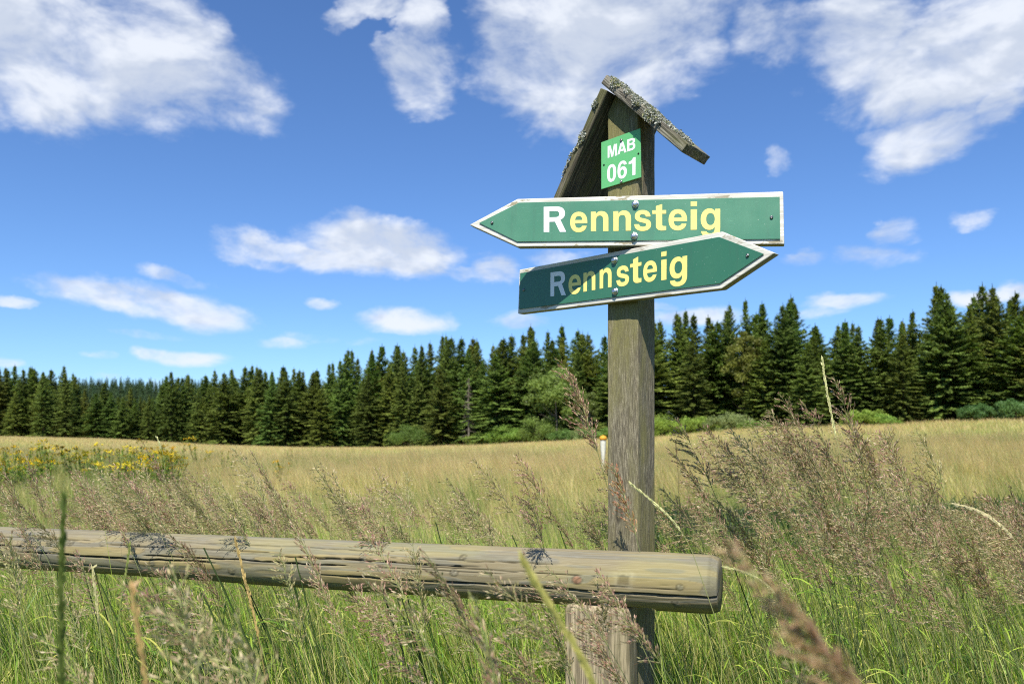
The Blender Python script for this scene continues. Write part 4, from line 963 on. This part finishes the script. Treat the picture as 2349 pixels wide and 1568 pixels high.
reeds(185, 2.3, 4.2, 1530, 2500, I([1530, 1620, 1700, 1850, 1950, 2100, 2200, 2349, 2500], [1200, 1080, 1020, 990, 1010, 1110, 1180, 1170, 1120]))
reeds(115, 1.9, 3.2, 1620, 2550, I([1530, 1700, 2000, 2300, 2500], [1240, 1150, 1180, 1190, 1150]))
reeds(22, 1.35, 2.0, 560, 1500, I([420, 500, 800, 1000, 1250, 1500], [1330, 1300, 1260, 1330, 1340, 1330]))
reeds(5, 1.2, 1.9, -60, 420, I([-60, 0, 200, 420], [1290, 1330, 1400, 1400]))
X_, Y_, T_ = map(np.array, (X_, Y_, T_)); k = keep_clear(X_, Y_, .07) & (T_ > .45); X_, Y_, T_ = X_[k], Y_[k], T_[k]; n = len(X_); s_ = T_ / 1.2
sx = np.clip(s_, .75, 1.15)
scatter('reed_grass', np.stack([X_, Y_, gz(X_, Y_)], -1), np.stack([rng.normal(0, .05, n), rng.normal(0, .05, n), rng.normal(0, .55, n)], -1), np.stack([sx, sx, s_], -1), rng.integers(0, 10, n), lib_reed, 'swaying clumps of purple-brown feathery reed grass')
print('REEDS', n)
# single stalks one can point to
def W3(px, py, d): return np.array([(px - CX) / K * d, d, EYE + (HY - py) / K * d])
def stalk(label, tip_px, d, lean, bow, plen, open_, pal=PURP, base_d=None, dens=1.0, sz=1.0, cat='grass stalk', seed=0, group=None):
    r_ = np.random.default_rng(500 + seed); tip = W3(*tip_px, d); b = np.array([tip[0] + lean, base_d or d, 0]); b[2] = float(gz(b[0], b[1]))
    root = empty('reed_grass_stalk', tuple(b), label, cat, group); a1, a2 = Acc(), Acc()
    reed(a1, a2, r_, (0, 0, -.03), tip - b, bow, plen, open_, dens, pal, leaves=2, sz=sz)
    put('stem', a1.mesh('stem', M_REED), root); put('panicle', a2.mesh('panicle', M_REED), root)
LB = (.14, 0, .10)
stalk('purple reed plume leaning left beside the upper left edge of the post', (1287, 827), 2.42, .34, (.08, 0, .24), .31, .6, seed=1, dens=1.5, sz=1.15)
stalk('dark reed plume reaching left above the bush right of the post', (1540, 945), 2.5, .42, LB, .27, .8, seed=2, dens=1.3)
stalk('tall reed plume with dark tip beside the pale seed ear on the right', (1912, 862), 2.7, .30, (.08, 0, .10), .30, .7, seed=3, dens=1.2)
stalk('open feathery reed plume at the upper left of the right hand clump', (1765, 938), 2.6, .38, LB, .28, 1.1, seed=4, dens=1.3)
stalk('reed plume hanging over the clump in front of the dark spruces', (1790, 905), 2.9, .40, LB, .28, 1.0, seed=5, dens=1.2)
stalk('highest purple reed plume at the far left of the fence', (3, 1062), 2.9, .22, (.08, 0, .12), .26, .35, seed=6, dens=1.3)
stalk('second purple reed plume from the left with upright fluffy head', (62, 1048), 2.9, .22, (.06, 0, .12), .24, .45, seed=7, dens=1.3)
stalk('slender reed plume arching over the yellow flowers', (170, 1080), 2.9, .34, LB, .27, .6, seed=8, dens=1.2)
stalk('reed plume reaching up left in front of the yellow flowers', (330, 1020), 3.1, .36, LB, .30, .5, seed=9, dens=1.3)
stalk('pinkish reed plume with narrow head above the middle left of the rail', (578, 1040), 2.9, .34, LB, .28, .4, seed=10, dens=1.3)
stalk('broad feathery reed plume bowing left above the middle of the rail', (735, 1062), 2.7, .42, (.16, 0, .14), .33, 1.2, TAN, seed=11, dens=1.5)
stalk('long drooping tan reed plume between the middle and the post', (1022, 1100), 2.6, .42, (.16, 0, .16), .33, 1.15, TAN, seed=12, dens=1.5)
stalk('reed plume reaching left just above the meadow near the post', (1185, 1043), 2.7, .34, LB, .27, 1.0, seed=13, dens=1.2)
stalk('small reddish reed plume crossing the face of the signpost', (1405, 1065), 2.12, .22, (.08, 0, .08), .20, .6, PURP * np.array([1.2, .85, .8]), seed=14, dens=1.2)
stalk('reed plume hanging across the fence post', (1262, 1400), 1.75, .16, (.05, 0, .10), .15, 1.0, TAN, seed=15, dens=1.2)
stalk('feathery reed head spread over the rail end above the fence post', (1370, 1330), 1.8, .10, (.03, 0, .06), .13, 1.2, TAN, seed=16, dens=1.3)
stalk('upright reed head standing in front of the middle of the rail', (945, 1240), 1.75, .10, (.03, 0, .06), .20, 1.0, TAN, seed=17, dens=1.2)
stalk('reed head overlapping the left middle of the rail', (640, 1265), 1.7, .16, (.05, 0, .08), .20, 1.1, TAN, seed=18, dens=1.2)
stalk('dark reed plume at the right picture edge', (2312, 1110), 2.4, .20, (.06, 0, .08), .22, .5, PURP * .75, seed=19, dens=1.2)
stalk('reed plume in front of the golden meadow right of the clump', (1985, 1010), 3.0, .20, LB, .24, .9, seed=20, dens=1.1)
stalk('blurred pink reed plume close to the camera below the rail middle', (1088, 1368), .95, .16, (.05, 0, .05), .20, .45, PURP * 1.1, seed=21, dens=1.0)
stalk('large blurred brown reed plume very close to the camera at lower right', (1668, 1255), .50, .45, (.11, 0, .22), .24, .42, np.array([(.50, .33, .19), (.58, .42, .26), (.40, .24, .15)]), seed=22, dens=4.5, sz=.72)
stalk('second blurred brown reed plume very close to the camera beside the large one', (1800, 1390), .50, .42, (.10, 0, .20), .18, .45, np.array([(.50, .33, .19), (.58, .42, .26), (.40, .24, .15)]), seed=23, dens=4.0, sz=.72)
stalk('blurred tan reed plume drooping in front of the rail left of the middle', (395, 1300), .85, .17, (.03, 0, .09), .22, 1.2, TAN, seed=24, dens=1.0)
stalk('lower blurred tan reed plume at the bottom left of the middle', (540, 1400), .8, .17, (.03, 0, .09), .22, 1.2, TAN, seed=25, dens=1.0)
stalk('tan reed head at the left end of the visible rail', (22, 1228), 1.7, .10, (.02, 0, .05), .18, 1.0, TAN, seed=26)
# spikes of wheat-like grass: narrow ears without branches
def ear(label, pts, d, r0, elen, col, w_, sp_len, group=None, seed=0, cat='grass ear', base=None, gap=.0048):
    r_ = np.random.default_rng(seed + 900); P = np.array([W3(px, py, dd) for px, py, dd in pts]); b = P[-1].copy()
    if base is not None: P = np.concatenate([P, [np.array(base, float)]]); b = P[-1].copy()
    if b[2] > .05: P = np.concatenate([P, [[b[0] + .1, b[1] + .05, float(gz(b[0], b[1]))]]]); b = P[-1].copy()
    P = P[::-1] - b
    # smooth
    seg = np.concatenate([[0], np.cumsum(np.linalg.norm(np.diff(P, axis=0), axis=1))]); l = np.linspace(0, seg[-1], 60)
    Q = np.stack([np.interp(l, seg, P[:, k]) for k in range(3)], -1)
    for _ in range(6): Q[1:-1] = (Q[:-2] + 2 * Q[1:-1] + Q[2:]) / 4
    root = empty('grass_ear', tuple(b), label, cat, group); a1, a2 = Acc(), Acc()
    tube(a1, Q, np.interp(l / l[-1], [0, .6, 1], [r0 * 1.3, r0, r0 * .5]), col[0], 6)
    L = l[-1]; q = L - elen; sd = 1
    Ps, Ws, Ss, Cs = [], [], [], []
    while q < L:
        p0 = np.array([np.interp(q, l, Q[:, k]) for k in range(3)]); p1 = np.array([np.interp(min(q + .01, L), l, Q[:, k]) for k in range(3)]); tn = nrm(p1 - p0 + 1e-6)
        sv = nrm(np.cross(tn, [0, 1., 0])) * sd; sd = -sd
        for k in range(2):
            d_ = nrm(tn + sv * r_.uniform(-.05, .28) + np.array([0, r_.normal(0, .2), 0])); ln = sp_len * r_.uniform(.8, 1.2)
            Ps.append(np.stack([p0, p0 + d_ * ln * .45, p0 + d_ * ln])); Ws.append([w_ * .4, w_, w_ * .1]); Ss.append(nrm(np.cross(d_, [r_.normal(0, .3), 1., 0]))); Cs.append(np.array(col[1]) * r_.uniform(.75, 1.3))
        q += gap
    ribbons(a2, np.array(Ps), np.array(Ws), np.array(Ss), np.array(Cs))
    put('stem', a1.mesh('stem', M_REED), root); put('ear', a2.mesh('ear', M_REED), root)
STR = ((.40, .42, .16), (.62, .58, .30)); GRN = ((.16, .24, .05), (.30, .34, .10)); ORG = ((.45, .34, .12), (.58, .40, .16)); DGR = ((.07, .11, .02), (.11, .15, .03))
ear('pale green seed ear rising tallest above the reed clump on the right', [(1886, 822, 2.4), (1893, 880, 2.4), (1905, 940, 2.4), (1915, 990, 2.4), (1930, 1060, 2.4), (1960, 1180, 2.4), (2000, 1330, 2.4), (2060, 1560, 2.4)], 2.4, .0012, .235, STR, .0028, .014, seed=1)
ear('dark green upright stalk close to the camera at the far left', [(147, 1148, .8), (143, 1250, .8), (138, 1400, .8), (140, 1600, .8)], 1, .0022, .30, DGR, .0028, .013, seed=2)
ear('blurred orange dry stalk close to the camera at lower left', [(302, 1345, .7), (315, 1430, .7), (338, 1568, .7)], 1, .0022, .12, ORG, .0018, .010, seed=3)
ear('blurred yellow-green stalk leaning across the fence post', [(1200, 1288, .7), (1236, 1360, .7), (1300, 1450, .7), (1345, 1510, .7), (1385, 1570, .7)], 1, .0022, .20, ((.36, .38, .10), (.45, .42, .12)), .0026, .013, seed=4)
ear('straw stalk with thin ear crossing the left middle of the rail', [(540, 1238, 1.6), (552, 1290, 1.6), (570, 1360, 1.6), (590, 1440, 1.6), (610, 1560, 1.6)], 1, .0012, .20, ORG, .002, .012, seed=5)
ear('short dark green stalk in front of the left part of the rail', [(298, 1250, 1.6), (290, 1310, 1.6), (280, 1370, 1.6), (270, 1430, 1.6), (262, 1560, 1.6)], 1, .0014, .16, GRN, .0018, .011, seed=6)
ear('straw coloured ear hanging in the grass below the left of the rail', [(212, 1302, 1.7), (218, 1350, 1.7), (226, 1410, 1.7), (240, 1560, 1.7)], 1, .0012, .12, STR, .002, .012, seed=7)
ear('pale seed ear slanting in front of the free rail end', [(1450, 1112, 1.75), (1500, 1150, 1.75), (1560, 1205, 1.75), (1585, 1250, 1.75), (1610, 1330, 1.75), (1650, 1440, 1.75), (1690, 1570, 1.75)], 1, .0010, .15, STR, .0018, .012, seed=8)
ear('arching pale ear at the right picture edge', [(2195, 1158, 2.0), (2240, 1162, 2.0), (2290, 1195, 2.0), (2350, 1260, 2.0), (2400, 1340, 2.0), (2440, 1560, 2.0)], 1, .0014, .17, ((.45, .42, .2), (.62, .52, .32)), .0030, .014, seed=9)
ear('green arching ear above the grass right of the rail end', [(1665, 1300, 1.9), (1720, 1310, 1.9), (1770, 1345, 1.9), (1810, 1400, 1.9), (1860, 1500, 1.9), (1890, 1570, 1.9)], 1, .0012, .14, STR, .0018, .012, seed=10)
ear('long green nodding ear in the right foreground grass', [(1990, 1330, 2.0), (2040, 1350, 2.0), (2090, 1410, 2.0), (2120, 1480, 2.0), (2150, 1560, 2.0)], 1, .0012, .15, GRN, .0018, .012, seed=11)
ear('thin lone grass stem standing before the yellow flowers', [(360, 1003, 3.3), (372, 1022, 3.3), (378, 1060, 3.3), (380, 1200, 3.3), (382, 1300, 3.3)], 1, .0014, .05, STR, .0022, .012, seed=12)
ear('narrow brown ear standing upright right of the signpost', [(1550, 1015, 3.0), (1552, 1040, 3.0), (1556, 1080, 3.0), (1560, 1250, 3.0)], 1, .0012, .05, ((.25, .22, .1), (.22, .15, .08)), .0024, .012, seed=13)
# dark slanting culms under the rail
r_ = np.random.default_rng(66)
for q in range(34):
    px = r_.uniform(170, 1680); d = r_.uniform(2.35, 3.0); a = Acc(); x0 = (px - CX) / K * d; hgt = r_.uniform(.85, 1.05); ln = r_.uniform(.18, .42)
    if not keep_clear(np.array([x0 + ln]), np.array([d]), .1)[0]: continue
    s_ = np.linspace(0, 1, 12); root = empty('slanting_stem', (x0 + ln, d, 0), 'thin dark green slanting grass stem seen below the log rail', 'grass stem', 'slanting stems under the rail')
    tube(a, np.stack([-ln * s_ ** 1.2, s_ * 0, hgt * s_], -1), .0022, (.05, .085, .02), 5); put('stem', a.mesh('stem', M_REED), root)

# ------------------------------------------------------------------ yellow flowers
def tansy_parts(seed):
    r_ = np.random.default_rng(seed); a, b, c = Acc(), Acc(), Acc()
    for st in range(r_.integers(6, 10)):
        an = r_.random() * 6.28; ln = r_.uniform(.05, .3); h = r_.uniform(.62, 1.2); s_ = np.linspace(0, 1, 7); bx = np.array([math.cos(an), math.sin(an), 0]) * r_.uniform(0, .25)
        P = bx + np.stack([ln * math.cos(an) * s_ ** 1.5, ln * math.sin(an) * s_ ** 1.5, h * s_], -1); tube(a, P, .008 * (1 - .6 * s_), (.10, .15, .04), 5)
        for q in range(34):
            z = r_.uniform(.1, .95); p0 = bx + np.array([ln * math.cos(an) * z ** 1.5, ln * math.sin(an) * z ** 1.5, h * z]); dd = nrm(np.array([*r_.normal(0, 1, 2), .5])); L = r_.uniform(.08, .17) * (1.2 - z * .6)
            ribbons(b, np.stack([p0, p0 + dd * L * .5, p0 + dd * L - [0, 0, L * .3]])[None], np.array([[.008, .026, .004]]), nrm(np.cross(dd, [0, 0, 1.]))[None], np.array([GREENS[int(r_.integers(0, 5))]]) * .8)
        for q in range(9):
            p0 = P[-1] + np.array([*r_.normal(0, .05, 2), r_.normal(0, .022)]); rr = r_.uniform(.017, .027); e = np.array([rr, 0, 0]); f = np.array([0, rr, 0]); up = np.array([0, 0, rr])
            V = [p0 - e, p0 - f, p0 + e, p0 + f, p0 + up * .9, p0 - up * .7]
            col = np.array([.86, .70, .04]) * r_.uniform(.8, 1.15); V = np.array(V)
            c.add(V, [[0, 1, 2, 4], [0, 4, 2, 3], [0, 1, 2, 5], [0, 5, 2, 3]], col)
    return a.mesh('stems', M_LEAF), b.mesh('leaves', M_LEAF), c.mesh('flower_heads', M_LEAF)
TAN_ = [tansy_parts(q) for q in range(6)]
r_ = np.random.default_rng(90); spots = []
for q in range(300):
    px = r_.uniform(-60, 700); d = r_.uniform(17, 34)
    if px > 430 and r_.random() > .15: continue
    top = r_.normal(1032, 15) if px < 460 else r_.normal(1040, 8)
    spots.append((px, d, top))
spots = spots[:100]
for k, (px, d, top) in enumerate(spots):
    x = (px - CX) / K * d; z = float(gz(x, d)); h = EYE + (HY - top) / K * d - z
    s_ = min(max(h / 1.2, .5), 1.15)
    root = empty('tansy_plant', (x, d, z), 'bushy yellow-flowered wild herb in the flower patch at the left of the meadow', 'wildflower', 'yellow flowers in the left meadow'); root.scale = (s_,) * 3; root.rotation_euler = (0, 0, r_.random() * 6)
    for nm, me in zip(('stems', 'leaves', 'flower_heads'), TAN_[k % 6]): put(nm, me, root)

# ------------------------------------------------------------------ the far wooded hill
rng = np.random.default_rng(123)
me_far = []
for q in range(3):
    a = Acc(); r_ = np.random.default_rng(q); Ps, Ws, Ss, Cs = [], [], [], []
    for h in np.arange(1.5, 17, .55):
        for b in range(6):
            L = 3.0 * (1 - h / 17.5) * r_.uniform(.7, 1.1) + .2; an = r_.random() * 6.28; d_ = np.array([math.cos(an), math.sin(an), 0]); p0 = np.array([0, 0, h])
            Ps.append(np.stack([p0, p0 + d_ * L * .5 + [0, 0, .1], p0 + d_ * L - [0, 0, .35 * L]])); Ws.append([.3, .45, .05]); Ss.append([-d_[1], d_[0], .2]); Cs.append(np.array([.045, .078, .03]) * r_.uniform(.7, 1.3))
    ribbons(a, np.array(Ps), np.array(Ws), np.array(Ss, float), np.array(Cs)); me_far.append(a.mesh('far_spruce', M_NEEDLE))
lib_fs = library('far_spruce', me_far)
n = 9000; x = rng.uniform(-780, 350, n); y = rng.uniform(300, 760, n); k = (np.abs(x / y) < .8); x, y = x[k], y[k]; n = len(x)
s_ = rng.uniform(.7, 1.1, n)
o = scatter('distant_forest', np.stack([x, y, gz(x, y)], -1), np.stack([x * 0, x * 0, rng.random(n) * 6.28], -1), np.stack([s_, s_, s_], -1), rng.integers(0, 3, n), lib_fs, 'far spruce forest covering the distant hill')
o['category'] = 'forest'
